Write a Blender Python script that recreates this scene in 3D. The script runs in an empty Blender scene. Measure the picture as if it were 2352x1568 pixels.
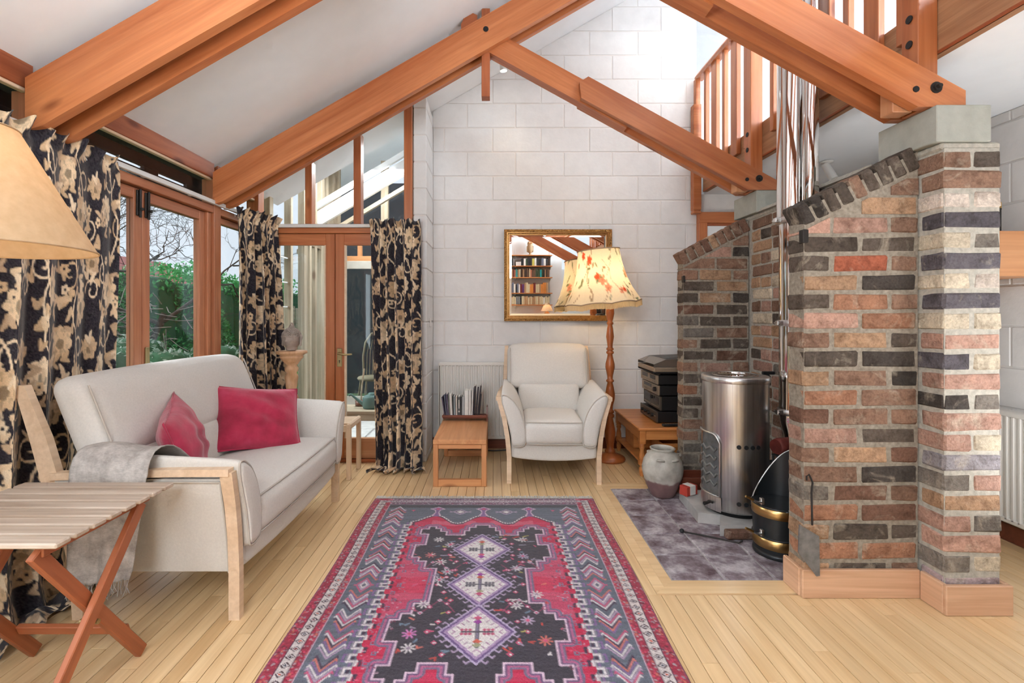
import bpy, bmesh, math, random
import numpy as np
from mathutils import Vector, Matrix, Euler

random.seed(7)
np.random.seed(7)
S = bpy.context.scene
C = S.collection
PI = math.pi

# ------------------------------------------------------------------ camera
cam = bpy.data.cameras.new('camera')
cam.sensor_width = 36.0
cam.lens = 17.0
cam.shift_x = 41 / 2352
cam.shift_y = -62 / 2352
cam.clip_start = 0.02
camo = bpy.data.objects.new('camera', cam)
C.objects.link(camo)
camo.location = (0, 0, 1.24)
camo.rotation_euler = (PI / 2, 0, 0)
S.camera = camo

# ------------------------------------------------------------------ world, daylight, exposure
W = bpy.data.worlds.new('overcast_sky')
S.world = W
W.use_nodes = True
_n = W.node_tree.nodes
_bg = _n['Background']
_bg.inputs['Color'].default_value = (0.80, 0.87, 0.97, 1)
_bg.inputs['Strength'].default_value = 0.72

S.view_settings.view_transform = 'Standard'
S.view_settings.look = 'None'
S.view_settings.gamma = 1.0
S.view_settings.use_curve_mapping = False
S.view_settings.exposure = 0.62
# light-path limits that keep the interior quick to render
S.cycles.max_bounces = 6
S.cycles.diffuse_bounces = 3
S.cycles.glossy_bounces = 4
S.cycles.transmission_bounces = 4
S.cycles.transparent_max_bounces = 12
S.cycles.caustics_reflective = False
S.cycles.caustics_refractive = False
S.cycles.sample_clamp_indirect = 6.0
S.cycles.use_adaptive_sampling = True
S.cycles.adaptive_threshold = 0.11
S.cycles.adaptive_min_samples = 10


def light(name, kind, loc, target, energy, color=(1, 1, 1), sx=1.0, sy=None, **kw):
    d = bpy.data.lights.new(name, kind)
    d.energy = energy
    d.color = color
    if kind == 'AREA':
        d.shape = 'RECTANGLE'
        d.size = sx
        d.size_y = sy or sx
    for k, v in kw.items():
        setattr(d, k, v)
    o = bpy.data.objects.new(name, d)
    C.objects.link(o)
    o.location = loc
    v = Vector(target) - Vector(loc)
    o.rotation_euler = v.to_track_quat('-Z', 'Y').to_euler()
    return o


# soft overcast daylight falling through the garden windows
light('daylight_sun', 'SUN', (-8, 2, 6), (0, 2.9, 0), 4.4, (0.88, 0.95, 1.0), angle=math.radians(50))
# added unseen fills: one for the sloping ceiling, two from behind the camera
light('ceiling_fill', 'AREA', (-0.6, 0.7, 2.0), (-0.5, 1.4, 3.2), 15, (0.88, 0.95, 1.0), 0.9, 0.6)
light('front_fill', 'AREA', (-1.75, -0.9, 1.3), (1.2, 2.4, 0.9), 32, (0.86, 0.94, 1.0), 1.6, 1.6)
light('floor_fill', 'AREA', (-0.8, -1.1, 2.75), (0.3, 2.1, 0.0), 64, (0.86, 0.94, 1.0), 1.5, 1.2)
# added ceiling fill from the gallery side, gallery rooflight, and added dining soffit fill
light('gallery_side_fill', 'AREA', (4.1, 0.1, 3.05), (0.0, 1.7, 3.1), 290, (0.80, 0.92, 1.0), 3.4, 0.75)
light('gallery_rooflight', 'AREA', (3.1, 2.6, 3.75), (3.0, 2.7, 2.0), 60, (0.98, 0.99, 1.0), 1.2, 4.0)
light('soffit_fill', 'AREA', (2.5, 1.4, 0.8), (2.4, 2.6, 2.36), 10.5, (0.92, 0.96, 1.0), 0.5, 1.4)
# daylight in the sun room beyond the glazed doors
light('sun_room_rooflight', 'AREA', (-1.2, 5.3, 2.9), (-1.3, 5.4, 0), 45, (0.93, 0.97, 1.0), 1.0, 1.2)


# ------------------------------------------------------------------ helpers
def lin(c):
    c = c / 255.0
    return c / 12.92 if c <= 0.04045 else ((c + 0.055) / 1.055) ** 2.4


def rgb(r, g, b):
    return (lin(r), lin(g), lin(b), 1.0)


MATS = {}


class NT:
    """tiny node-tree writer"""
    def __init__(self, name):
        m = bpy.data.materials.new(name)
        m.use_nodes = True
        self.m = m
        self.t = m.node_tree
        self.b = self.t.nodes['Principled BSDF']
        self.out = self.t.nodes['Material Output']
        MATS[name] = m

    def n(self, kind, **kw):
        x = self.t.nodes.new('ShaderNode' + kind)
        for k, v in kw.items():
            setattr(x, k, v)
        return x

    def l(self, a, b):
        self.t.links.new(a, b)

    def coord(self, which='Object', scale=(1, 1, 1), rand=True):
        tc = self.n('TexCoord')
        mp = self.n('Mapping')
        mp.inputs['Scale'].default_value = scale
        self.l(tc.outputs[which], mp.inputs['Vector'])
        if rand:
            oi = self.n('ObjectInfo')
            mu = self.n('Math', operation='MULTIPLY')
            mu.inputs[1].default_value = 37.0
            self.l(oi.outputs['Random'], mu.inputs[0])
            self.l(mu.outputs[0], mp.inputs['Location'])
        return mp.outputs[0]

    def noise(self, vec, scale=5, detail=3, rough=0.55, dist=0.0):
        x = self.n('TexNoise')
        x.inputs['Scale'].default_value = scale
        x.inputs['Detail'].default_value = detail
        x.inputs['Roughness'].default_value = rough
        x.inputs['Distortion'].default_value = dist
        self.l(vec, x.inputs['Vector'])
        return x.outputs['Fac']

    def ramp(self, fac, stops):
        x = self.n('ValToRGB')
        e = x.color_ramp.elements
        while len(e) < len(stops):
            e.new(0.5)
        for i, (p, c) in enumerate(stops):
            e[i].position = p
            e[i].color = c
        self.l(fac, x.inputs[0])
        return x.outputs[0]

    def mix(self, a, b, fac, mode='MIX'):
        x = self.n('Mix', data_type='RGBA', blend_type=mode)
        for s, v in ((x.inputs[0], fac), (x.inputs[6], a), (x.inputs[7], b)):
            if isinstance(v, (tuple, list, float, int)):
                s.default_value = v
            else:
                self.l(v, s)
        return x.outputs[2]

    def bump(self, h, strength=0.2, dist=0.01):
        x = self.n('Bump')
        x.inputs['Strength'].default_value = strength
        x.inputs['Distance'].default_value = dist
        self.l(h, x.inputs['Height'])
        self.l(x.outputs[0], self.b.inputs['Normal'])

    def base(self, c):
        s = self.b.inputs['Base Color']
        if isinstance(c, tuple):
            s.default_value = c
        else:
            self.l(c, s)

    def set(self, **kw):
        for k, v in kw.items():
            self.b.inputs[k.replace('_', ' ')].default_value = v


def plain(name, col, rough=0.5, metal=0.0, var=0.06, nscale=8.0, bump=0.0, bscale=60.0, spec=0.5, **kw):
    t = NT(name)
    v = t.coord()
    f = t.noise(v, nscale, 3)
    d = tuple(max(0, x * (1 - var * 2)) for x in col[:3]) + (1,)
    h = tuple(min(1, x * (1 + var)) for x in col[:3]) + (1,)
    t.base(t.ramp(f, [(0.3, d), (0.7, h)]))
    t.set(Roughness=rough, Metallic=metal)
    t.b.inputs['Specular IOR Level'].default_value = spec
    if bump:
        t.bump(t.noise(v, bscale, 2), bump, 0.004)
    for k, x in kw.items():
        t.b.inputs[k.replace('_', ' ')].default_value = x
    return t.m


def tinted(name, rough=0.6, var=0.25, nscale=14.0, bump=0.0, bscale=40.0, spec=0.4, detail=4, aniso=(1, 1, 1)):
    """colour comes from each object's own colour, mottled by noise"""
    t = NT(name)
    oi = t.n('ObjectInfo')
    v = t.coord(scale=aniso)
    f = t.noise(v, nscale, detail, 0.6)
    g = t.ramp(f, [(0.28, (1 - var * 1.6,) * 3 + (1,)), (0.72, (1 + var * 0.5,) * 3 + (1,))])
    t.base(t.mix(oi.outputs['Color'], g, 1.0, 'MULTIPLY'))
    t.set(Roughness=rough)
    t.b.inputs['Specular IOR Level'].default_value = spec
    if bump:
        t.bump(t.noise(v, bscale, 4, 0.6), bump, 0.006)
    return t.m


def wood(name, dark, light_, rough=0.42, scale=1.0, axis=0, tint=0.12, contrast=(0.3, 0.72), coat=0.0, knots=True, rings=0.35):
    t = NT(name)
    sc = [9 * scale, 9 * scale, 9 * scale]
    sc[axis] = 0.55 * scale
    v = t.coord(scale=tuple(sc))
    f = t.noise(v, 1.6, 5, 0.6, 0.8)
    col = t.ramp(f, [(contrast[0], dark), (contrast[1], light_)])
    sc2 = [70 * scale, 70 * scale, 70 * scale]
    sc2[axis] = 1.6 * scale
    v2 = t.coord(scale=tuple(sc2))
    f2 = t.noise(v2, 1.0, 2)
    col = t.mix(col, t.ramp(f2, [(0.32, (0.72, 0.66, 0.6, 1)), (0.62, (1.03, 1.02, 1.0, 1))]), rings, 'MULTIPLY')
    if knots:
        sc3 = [6.0, 6.0, 6.0]
        sc3[axis] = 2.2
        v3 = t.coord(scale=tuple(sc3))
        vo = t.n('TexVoronoi')
        vo.inputs['Scale'].default_value = 0.72
        t.l(v3, vo.inputs['Vector'])
        k = t.ramp(vo.outputs['Distance'], [(0.05, (0.25, 0.13, 0.07, 1)), (0.115, (1, 1, 1, 1))])
        col = t.mix(col, k, 0.75, 'MULTIPLY')
    oi = t.n('ObjectInfo')
    tr = t.ramp(oi.outputs['Random'], [(0.0, (1 - tint * 1.4, 1 - tint * 1.7, 1 - tint * 2, 1)), (1.0, (1 + tint * 0.6, 1 + tint * 0.6, 1 + tint * 0.5, 1))])
    col = t.mix(col, tr, 1.0, 'MULTIPLY')
    t.base(col)
    t.set(Roughness=rough)
    t.b.inputs['Coat Weight'].default_value = coat
    t.b.inputs['Coat Roughness'].default_value = 0.15
    t.bump(f2, 0.08, 0.002)
    return t.m


def attr_mat(name, rough=0.85, bump=0.25, bscale=400, sheen=0.0, spec=0.2, trans=0.0, fine=0.1):
    """colour painted point by point on the mesh (woven or printed pattern)"""
    t = NT(name)
    a = t.n('Attribute', attribute_name='pattern')
    v = t.coord(rand=False)
    f = t.noise(v, bscale, 2)
    g = t.ramp(f, [(0.3, (1 - fine * 2,) * 3 + (1,)), (0.7, (1 + fine,) * 3 + (1,))])
    col = t.mix(a.outputs['Color'], g, 1.0, 'MULTIPLY')
    t.base(col)
    t.set(Roughness=rough)
    t.b.inputs['Specular IOR Level'].default_value = spec
    t.b.inputs['Sheen Weight'].default_value = sheen
    if bump:
        t.bump(f, bump, 0.002)
    if trans:
        tr = t.n('BsdfTranslucent')
        t.l(col, tr.inputs['Color'])
        mx = t.n('MixShader')
        mx.inputs[0].default_value = trans
        t.l(t.b.outputs[0], mx.inputs[1])
        t.l(tr.outputs[0], mx.inputs[2])
        t.l(mx.outputs[0], t.out.inputs[0])
    return t.m


def glass_mat(name, tint=(1, 1, 1, 1), amount=0.1, rough=0.02):
    t = NT(name)
    tr = t.n('BsdfTransparent')
    tr.inputs['Color'].default_value = tint
    gl = t.n('BsdfGlossy')
    gl.inputs['Roughness'].default_value = rough
    fr = t.n('LayerWeight')
    fr.inputs['Blend'].default_value = 0.5
    po = t.n('Math', operation='POWER')
    po.inputs[1].default_value = 4.0
    t.l(fr.outputs['Facing'], po.inputs[0])
    ad = t.n('Math', operation='MULTIPLY_ADD')
    ad.inputs[1].default_value = 0.45
    ad.inputs[2].default_value = amount * 0.25
    t.l(po.outputs[0], ad.inputs[0])
    mx = t.n('MixShader')
    t.l(ad.outputs[0], mx.inputs[0])
    t.l(tr.outputs[0], mx.inputs[1])
    t.l(gl.outputs[0], mx.inputs[2])
    t.l(mx.outputs[0], t.out.inputs[0])
    return t.m


def emit_mat(name, col, strength):
    t = NT(name)
    t.base(col)
    t.b.inputs['Emission Color'].default_value = col
    t.b.inputs['Emission Strength'].default_value = strength
    return t.m


# ------------------------------------------------------------------ geometry writer
class G:
    def __init__(self):
        self.v, self.f, self.sm = [], [], []

    def add(self, vs, fs, smooth=False):
        o = len(self.v)
        self.v += [tuple(x) for x in vs]
        self.f += [tuple(i + o for i in f) for f in fs]
        self.sm += [smooth] * len(fs)
        return self

    def box(self, x0, x1, y0, y1, z0, z1, b=0.0, M=None):
        if x0 > x1: x0, x1 = x1, x0
        if y0 > y1: y0, y1 = y1, y0
        if z0 > z1: z0, z1 = z1, z0
        if b <= 0:
            vs = [(x, y, z) for x in (x0, x1) for y in (y0, y1) for z in (z0, z1)]
            fs = [(0, 1, 3, 2), (4, 6, 7, 5), (0, 4, 5, 1), (2, 3, 7, 6), (0, 2, 6, 4), (1, 5, 7, 3)]
        else:
            b = min(b, (x1 - x0) * .45, (y1 - y0) * .45, (z1 - z0) * .45)
            vs, idx = [], {}
            for i, (xa, xs) in enumerate(((x0, 1), (x1, -1))):
                for j, (ya, ys) in enumerate(((y0, 1), (y1, -1))):
                    for k, (za, zs) in enumerate(((z0, 1), (z1, -1))):
                        for a in range(3):
                            p = [xa + xs * b, ya + ys * b, za + zs * b]
                            p[a] = (xa, ya, za)[a]
                            idx[i, j, k, a] = len(vs)
                            vs.append(tuple(p))
            I = lambda i, j, k, a: idx[i, j, k, a]
            fs = [(I(0, 0, 0, 0), I(0, 0, 1, 0), I(0, 1, 1, 0), I(0, 1, 0, 0)), (I(1, 0, 0, 0), I(1, 1, 0, 0), I(1, 1, 1, 0), I(1, 0, 1, 0)),
                  (I(0, 0, 0, 1), I(1, 0, 0, 1), I(1, 0, 1, 1), I(0, 0, 1, 1)), (I(0, 1, 0, 1), I(0, 1, 1, 1), I(1, 1, 1, 1), I(1, 1, 0, 1)),
                  (I(0, 0, 0, 2), I(0, 1, 0, 2), I(1, 1, 0, 2), I(1, 0, 0, 2)), (I(0, 0, 1, 2), I(1, 0, 1, 2), I(1, 1, 1, 2), I(0, 1, 1, 2))]
            for s in (0, 1):
                for u in (0, 1):
                    fs.append((I(s, u, 0, 0), I(s, u, 0, 1), I(s, u, 1, 1), I(s, u, 1, 0)))
                    fs.append((I(s, 0, u, 0), I(s, 0, u, 2), I(s, 1, u, 2), I(s, 1, u, 0)))
                    fs.append((I(0, s, u, 1), I(0, s, u, 2), I(1, s, u, 2), I(1, s, u, 1)))
                    for w in (0, 1):
                        fs.append((I(s, u, w, 0), I(s, u, w, 1), I(s, u, w, 2)))
        if M is not None:
            vs = [tuple(M @ Vector(p)) for p in vs]
        return self.add(vs, fs)

    def cyl(self, p0, p1, r0, r1=None, n=12, caps=True, smooth=True):
        p0, p1 = Vector(p0), Vector(p1)
        r1 = r0 if r1 is None else r1
        q = (p1 - p0).to_track_quat('Z', 'Y')
        vs = []
        for p, r in ((p0, r0), (p1, r1)):
            for i in range(n):
                a = 2 * PI * i / n
                vs.append(p + q @ Vector((r * math.cos(a), r * math.sin(a), 0)))
        self.add(vs, [(i, (i + 1) % n, n + (i + 1) % n, n + i) for i in range(n)], smooth)
        if caps:
            self.add(vs, [tuple(range(n - 1, -1, -1)), tuple(range(n, 2 * n))])
        return self

    def tube(self, pts, r, n=8, caps=True):
        pts = [Vector(p) for p in pts]
        rs = r if isinstance(r, (list, tuple)) else [r] * len(pts)
        vs = []
        up = None
        for i, p in enumerate(pts):
            d = (pts[min(i + 1, len(pts) - 1)] - pts[max(i - 1, 0)]).normalized()
            if up is None:
                up = Vector((0, 0, 1)) if abs(d.z) < 0.9 else Vector((1, 0, 0))
            a = d.cross(up)
            if a.length < 1e-5:
                a = d.orthogonal()
            a.normalize()
            b = a.cross(d).normalized()
            up = b
            for k in range(n):
                t = 2 * PI * k / n
                vs.append(p + (a * math.cos(t) + b * math.sin(t)) * rs[i])
        m = len(pts)
        self.add(vs, [(i * n + k, i * n + (k + 1) % n, (i + 1) * n + (k + 1) % n, (i + 1) * n + k) for i in range(m - 1) for k in range(n)], True)
        if caps:
            self.add(vs, [tuple(range(n - 1, -1, -1)), tuple(range((m - 1) * n, m * n))])
        return self

    def lathe(self, prof, n=24, c=(0, 0, 0), smooth=True, twist=None):
        vs = []
        for j, (r, z) in enumerate(prof):
            for i in range(n):
                a = 2 * PI * i / n
                rr = r if twist is None else twist(r, z, a)
                vs.append((c[0] + rr * math.cos(a), c[1] + rr * math.sin(a), c[2] + z))
        m = len(prof)
        self.add(vs, [(j * n + i, j * n + (i + 1) % n, (j + 1) * n + (i + 1) % n, (j + 1) * n + i) for j in range(m - 1) for i in range(n)], smooth)
        if prof[0][0] > 1e-4:
            self.add(vs[:n], [tuple(range(n - 1, -1, -1))])
        if prof[-1][0] > 1e-4:
            self.add(vs[-n:], [tuple(range(n))])
        return self

    def prism(self, poly, a0, a1, plane='xz'):
        """extrude a 2-D polygon; plane xz extrudes along y, yz along x, xy along z"""
        mk = {'xz': lambda u, v, w: (u, w, v), 'yz': lambda u, v, w: (w, u, v), 'xy': lambda u, v, w: (u, v, w)}[plane]
        n = len(poly)
        vs = [mk(u, v, a0) for u, v in poly] + [mk(u, v, a1) for u, v in poly]
        return self.add(vs, [tuple(range(n - 1, -1, -1)), tuple(range(n, 2 * n))] + [(i, (i + 1) % n, n + (i + 1) % n, n + i) for i in range(n)])

    def grid(self, fn, nu, nv, smooth=True, wrap=False):
        vs = [fn(i / (nu - (0 if wrap else 1)), j / (nv - 1)) for j in range(nv) for i in range(nu)]
        m = nu if wrap else nu - 1
        return self.add(vs, [(j * nu + i, j * nu + (i + 1) % nu, (j + 1) * nu + (i + 1) % nu, (j + 1) * nu + i) for j in range(nv - 1) for i in range(m)], smooth)

    def soft(self, hx, hy, hz, r, c=(0, 0, 0), n=14, puff=(0, 0, 0), deform=None):
        """cushion: rounded box whose faces bulge"""
        key, vs, fs = {}, [], []

        def vid(p):
            k = tuple(round(x, 5) for x in p)
            if k not in key:
                key[k] = len(vs)
                q = [p[0] * hx, p[1] * hy, p[2] * hz]
                inn = [max(-h + r, min(h - r, x)) for x, h in zip(q, (hx, hy, hz))]
                d = Vector([a - b for a, b in zip(q, inn)])
                w = Vector(inn) + (d.normalized() * r if d.length > 1e-9 else Vector())
                bl = [(1 - min(1, abs(w[i]) / h) ** 2.4) for i, h in enumerate((hx, hy, hz))]
                w.x += puff[0] * bl[1] * bl[2] * p[0]
                w.y += puff[1] * bl[0] * bl[2] * p[1]
                w.z += puff[2] * bl[0] * bl[1] * p[2]
                if deform:
                    w = Vector(deform(w))
                vs.append((w.x + c[0], w.y + c[1], w.z + c[2]))
            return key[k]
        t = [math.sin((i / n - 0.5) * PI) * 0.35 + (2 * i / n - 1) * 0.65 for i in range(n + 1)]
        for ax in range(3):
            for s in (-1, 1):
                for i in range(n):
                    for j in range(n):
                        q = []
                        for (a, b) in ((i, j), (i + 1, j), (i + 1, j + 1), (i, j + 1)):
                            p = [0, 0, 0]
                            p[ax] = s
                            p[(ax + 1) % 3] = t[a]
                            p[(ax + 2) % 3] = t[b]
                            q.append(vid(p))
                        fs.append(tuple(q) if s > 0 else tuple(reversed(q)))
        return self.add(vs, fs, True)

    def build(self, name, mat, parent=None, M=None, kind=None, color=None):
        me = bpy.data.meshes.new(name)
        me.from_pydata(self.v, [], self.f)
        me.polygons.foreach_set('use_smooth', self.sm)
        me.update()
        return link(name, me, mat, parent, M, kind, color)


def link(name, me, mat=None, parent=None, M=None, kind=None, color=None):
    o = bpy.data.objects.new(name, me)
    C.objects.link(o)
    if mat is not None and me is not None and not me.materials:
        me.materials.append(MATS[mat] if isinstance(mat, str) else mat)
    if parent is not None:
        o.parent = parent
    if M is not None:
        o.matrix_basis = M
    if kind:
        o['kind'] = kind
    if color is not None:
        o.color = color
    return o


def tag(o, label=None, cat=None, group=None, kind=None):
    if label: o['label'] = label
    if cat: o['category'] = cat
    if group: o['group'] = group
    if kind: o['kind'] = kind
    return o


def thing(name, label, cat, loc=(0, 0, 0), rz=0.0, group=None, kind=None, rot=None):
    o = bpy.data.objects.new(name, None)
    C.objects.link(o)
    o.empty_display_size = 0.1
    o.location = loc
    o.rotation_euler = rot if rot else (0, 0, rz)
    return tag(o, label, cat, group, kind)


def copy_tree(o, parent=None):
    c = o.copy()
    C.objects.link(c)
    c.parent = parent
    for ch in o.children:
        copy_tree(ch, c)
    return c


_PL = {}


def plank(name, p0, p1, w, t, mat, parent=None, up=(0, 0, 1), b=0.003, color=None):
    """timber along its own x axis from p0 to p1; w measured along up, t across"""
    p0, p1 = Vector(p0), Vector(p1)
    x = (p1 - p0)
    L = x.length
    x.normalize()
    y = Vector(up).cross(x)
    y.normalize()
    z = x.cross(y)
    M = Matrix((x, y, z)).transposed().to_4x4()
    M.translation = (p0 + p1) / 2
    k = (round(L, 4), round(w, 4), round(t, 4), mat, b)
    if k not in _PL:
        g = G().box(-L / 2, L / 2, -t / 2, t / 2, -w / 2, w / 2, b)
        me = bpy.data.meshes.new(name)
        me.from_pydata(g.v, [], g.f)
        me.materials.append(MATS[mat])
        _PL[k] = me
    return link(name, _PL[k], None, parent, M, None, color)


def TR(x=0, y=0, z=0, rx=0, ry=0, rz=0, s=1.0):
    return Matrix.Translation((x, y, z)) @ Euler((rx, ry, rz)).to_matrix().to_4x4() @ Matrix.Scale(s, 4)


def paint(o, cols):
    """store one colour per vertex under the name the woven materials read"""
    me = o.data
    a = me.color_attributes.new('pattern', 'FLOAT_COLOR', 'POINT')
    c = np.ones((len(me.vertices), 4), dtype=np.float32)
    c[:, :3] = cols
    a.data.foreach_set('color', c.ravel())


# ------------------------------------------------------------------ materials
wood('fir', rgb(172, 94, 50), rgb(208, 134, 86), 0.4, coat=0.12)
wood('fir_dark', rgb(140, 70, 38), rgb(182, 106, 66), 0.45)
wood('fir_pale', rgb(196, 132, 92), rgb(224, 170, 128), 0.5)
wood('ply', rgb(158, 112, 80), rgb(190, 146, 110), 0.6, scale=1.4, knots=False, rings=0.5)
wood('maple', rgb(222, 184, 134), rgb(244, 214, 168), 0.3, tint=0.07, knots=False, rings=0.22, coat=0.15)
wood('pine_pale', rgb(206, 160, 126), rgb(234, 194, 162), 0.5, tint=0.05)
wood('pine', rgb(206, 138, 88), rgb(232, 172, 120), 0.45, tint=0.05)
wood('oak_pale', rgb(218, 188, 156), rgb(238, 212, 184), 0.5, tint=0.03, knots=False, rings=0.3)
wood('teak', rgb(150, 84, 52), rgb(188, 112, 74), 0.45, tint=0.06, knots=False, rings=0.4)
wood('teak_bleached', rgb(176, 156, 138), rgb(216, 202, 188), 0.55, tint=0.06, knots=False, rings=0.55)
wood('antique_pine', rgb(186, 112, 58), rgb(218, 150, 88), 0.35, tint=0.05)
wood('turned_wood', rgb(150, 80, 40), rgb(190, 112, 62), 0.3, axis=2, tint=0.02, knots=False)
wood('blond_turned', rgb(206, 158, 118), rgb(228, 186, 148), 0.4, axis=2, tint=0.02, knots=False)
wood('mahogany', rgb(96, 48, 34), rgb(132, 72, 52), 0.35, tint=0.03, knots=False)
wood('weathered', rgb(150, 136, 116), rgb(196, 182, 160), 0.7, tint=0.2, knots=True, rings=0.6)
wood('window_wood', rgb(168, 100, 66), rgb(206, 140, 102), 0.4, tint=0.06, knots=False)
wood('beech', rgb(198, 140, 96), rgb(214, 160, 116), 0.45, knots=False)
wood('tree_bark', rgb(58, 52, 48), rgb(96, 88, 80), 0.9, knots=False)
plain('white_ceiling', rgb(243, 245, 248), 0.9, var=0.01, bump=0.04, bscale=30, spec=0.1)
plain('white_plaster', rgb(232, 231, 229), 0.85, var=0.015, bump=0.08, bscale=40, spec=0.15)
tinted('white_block', 0.8, 0.035, 10, 0.22, 34, 0.2)
plain('white_joint', rgb(226, 221, 217), 0.85, var=0.03, bump=0.2, bscale=80, spec=0.1)
t = NT('brick')
_oi = t.n('ObjectInfo')
_v = t.coord()
_f1 = t.noise(_v, 16, 5, 0.65, 0.4)
_f2 = t.noise(_v, 9, 4, 0.6, 0.8)
_f3 = t.noise(_v, 90, 3, 0.6)
_c = t.mix(_oi.outputs['Color'], t.ramp(_f1, [(0.30, (0.55, 0.52, 0.50, 1)), (0.52, (1, 1, 1, 1)), (0.75, (1.18, 1.16, 1.12, 1))]), 1.0, 'MULTIPLY')
_c = t.mix(_c, rgb(206, 192, 172), t.ramp(_f2, [(0.56, (0, 0, 0, 1)), (0.74, (0.55, 0.55, 0.55, 1))]))
_c = t.mix(_c, t.ramp(_f3, [(0.3, (0.72, 0.70, 0.68, 1)), (0.65, (1.06, 1.06, 1.05, 1))]), 0.9, 'MULTIPLY')
t.base(_c)
t.set(Roughness=0.92)
t.b.inputs['Specular IOR Level'].default_value = 0.12
_b = t.n('Math', operation='ADD')
t.l(_f1, _b.inputs[0])
t.l(_f3, _b.inputs[1])
t.bump(_b.outputs[0], 0.8, 0.008)
plain('mortar', rgb(158, 148, 134), 0.95, var=0.16, nscale=60, bump=0.6, bscale=180, spec=0.05)
plain('mortar_pale', rgb(184, 178, 166), 0.95, var=0.12, nscale=50, bump=0.5, bscale=160, spec=0.05)
plain('concrete', rgb(170, 170, 160), 0.9, var=0.05, nscale=20, bump=0.15, bscale=120, spec=0.1)
plain('brass_dull', rgb(168, 150, 108), 0.4, 0.9)
plain('iron', rgb(56, 52, 50), 0.55, 0.6)
plain('black_iron', rgb(34, 34, 36), 0.5, 0.3)
plain('white_metal', rgb(226, 226, 224), 0.45, var=0.01)
plain('radiator_white', rgb(226, 221, 214), 0.4, var=0.01)
plain('plastic_white', rgb(230, 228, 224), 0.4, var=0.01)
plain('linen', rgb(219, 214, 207), 0.95, var=0.03, nscale=120, bump=0.35, bscale=420, spec=0.12, Sheen_Weight=0.15)
plain('linen_piping', rgb(196, 188, 178), 0.95, var=0.03, spec=0.1)
glass_mat('pane', (0.96, 0.98, 0.98, 1), 0.1)
glass_mat('dark_pane', (0.75, 0.8, 0.8, 1), 0.03)
# ================================================================== the setting
CEIL0, CSL = 2.31, 0.575                      # sloped ceiling: height at x=-2 and pitch


def ceil(x):
    return CEIL0 + CSL * (x + 2.0)


def setting(o, label, cat):
    return tag(o, label, cat, kind='structure')


# ---- floor
floor = G().box(-2.1, 2.9, -3.2, 4.56, -0.12, -0.008).build('floor', 'fir_dark')
setting(floor, 'honey coloured strip wood floor running towards the far wall', 'floor')
BW = 0.0622
rowi = 0
x = -2.06
rf = random.Random(3)
while x < 2.84:
    x1 = x + BW
    xm = (x + x1) / 2
    yend = 4.07 if xm < -0.68 else 4.5
    y = 0.25 - rf.random() * 0.9
    while y < yend - 0.03:
        L = rf.choice((0.95, 1.25, 1.55, 1.9, 2.2))
        ya, yb = y, min(yend, y + L)
        if yend - yb < 0.25:
            yb = yend
        segs = [(ya, yb)]
        if x1 > 0.722 and x < 1.92:                # leave the hearth and its border free
            lo, hi = 2.139, 3.562
            segs = []
            if x < 0.722 - .006 and yb > lo and ya < hi:   # ripped board along the hearth border
                xr = 0.7215
                plank('floorboard', ((x + xr) / 2, max(ya, lo) + .0008, -0.006), ((x + xr) / 2, min(yb, hi) - .0008, -0.006), 0.012, xr - x - 0.0008, 'maple', floor, b=0.0009)
            if ya < lo: segs.append((ya, min(yb, lo)))
            if yb > hi: segs.append((max(ya, hi), yb))
        for (a, b) in segs:
            if b - a > 0.02:
                xa = max(x, 0.0) if False else x
                plank('floorboard', (xm, a + 0.001, -0.006), (xm, b - 0.001, -0.006), 0.012, x1 - x - 0.0022, 'maple', floor, b=0.0009)
        y = yb
    x = x1
g = G()
x = -2.06
while x < 2.84:
    g.box(x + .0007, x + BW - .0007, -3.1, -0.7, -0.012, 0)
    x += BW
tag(g.build('board_field', 'maple', floor), kind='stuff')
# mitred border round the hearth: two boards wide
for i in range(2):
    o0 = 0.104 - 0.052 * i
    o1 = o0 - 0.0515
    hx0, hx1, hy0, hy1 = 0.826, 1.34, 2.254, 3.447
    G().prism([(hx0 - o0, hy0 - o0), (hx0 - o1, hy0 - o1), (hx0 - o1, hy1 + o1), (hx0 - o0, hy1 + o0)], -0.011, 0.001, 'xy').build('border_board', 'maple', floor)
    G().prism([(hx0 - o0, hy0 - o0), (1.93, hy0 - o0), (1.93, hy0 - o1), (hx0 - o1, hy0 - o1)], -0.011, 0.001, 'xy').build('border_board', 'maple', floor)
    G().prism([(hx0 - o0, hy1 + o0), (hx0 - o1, hy1 + o1), (1.93, hy1 + o1), (1.93, hy1 + o0)], -0.011, 0.001, 'xy').build('border_board', 'maple', floor)

# ---- ceilings
g = G().prism([(-2.06, ceil(-2.06)), (1.9, ceil(1.9)), (1.9, ceil(1.9) + 0.12), (-2.06, ceil(-2.06) + 0.12)], -3.2, 4.6)
setting(g.build('ceiling', 'white_ceiling'), 'smooth white ceiling sloping up from the window wall', 'ceiling')
zr = ceil(1.9)
g = G().prism([(1.9, zr), (4.3, zr - 1.38), (4.3, zr - 1.26), (1.9, zr + 0.12)], -3.2, 6.6)
setting(g.build('ceiling_gallery', 'white_ceiling'), 'white ceiling sloping down over the upper gallery', 'ceiling')
g = G().box(1.952, 4.3, -3.2, 6.6, 2.362, 2.6)
setting(g.build('ceiling_lower', 'white_ceiling'), 'flat white ceiling under the timber gallery', 'ceiling')

# ---- painted block walls
BM = {}


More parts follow.
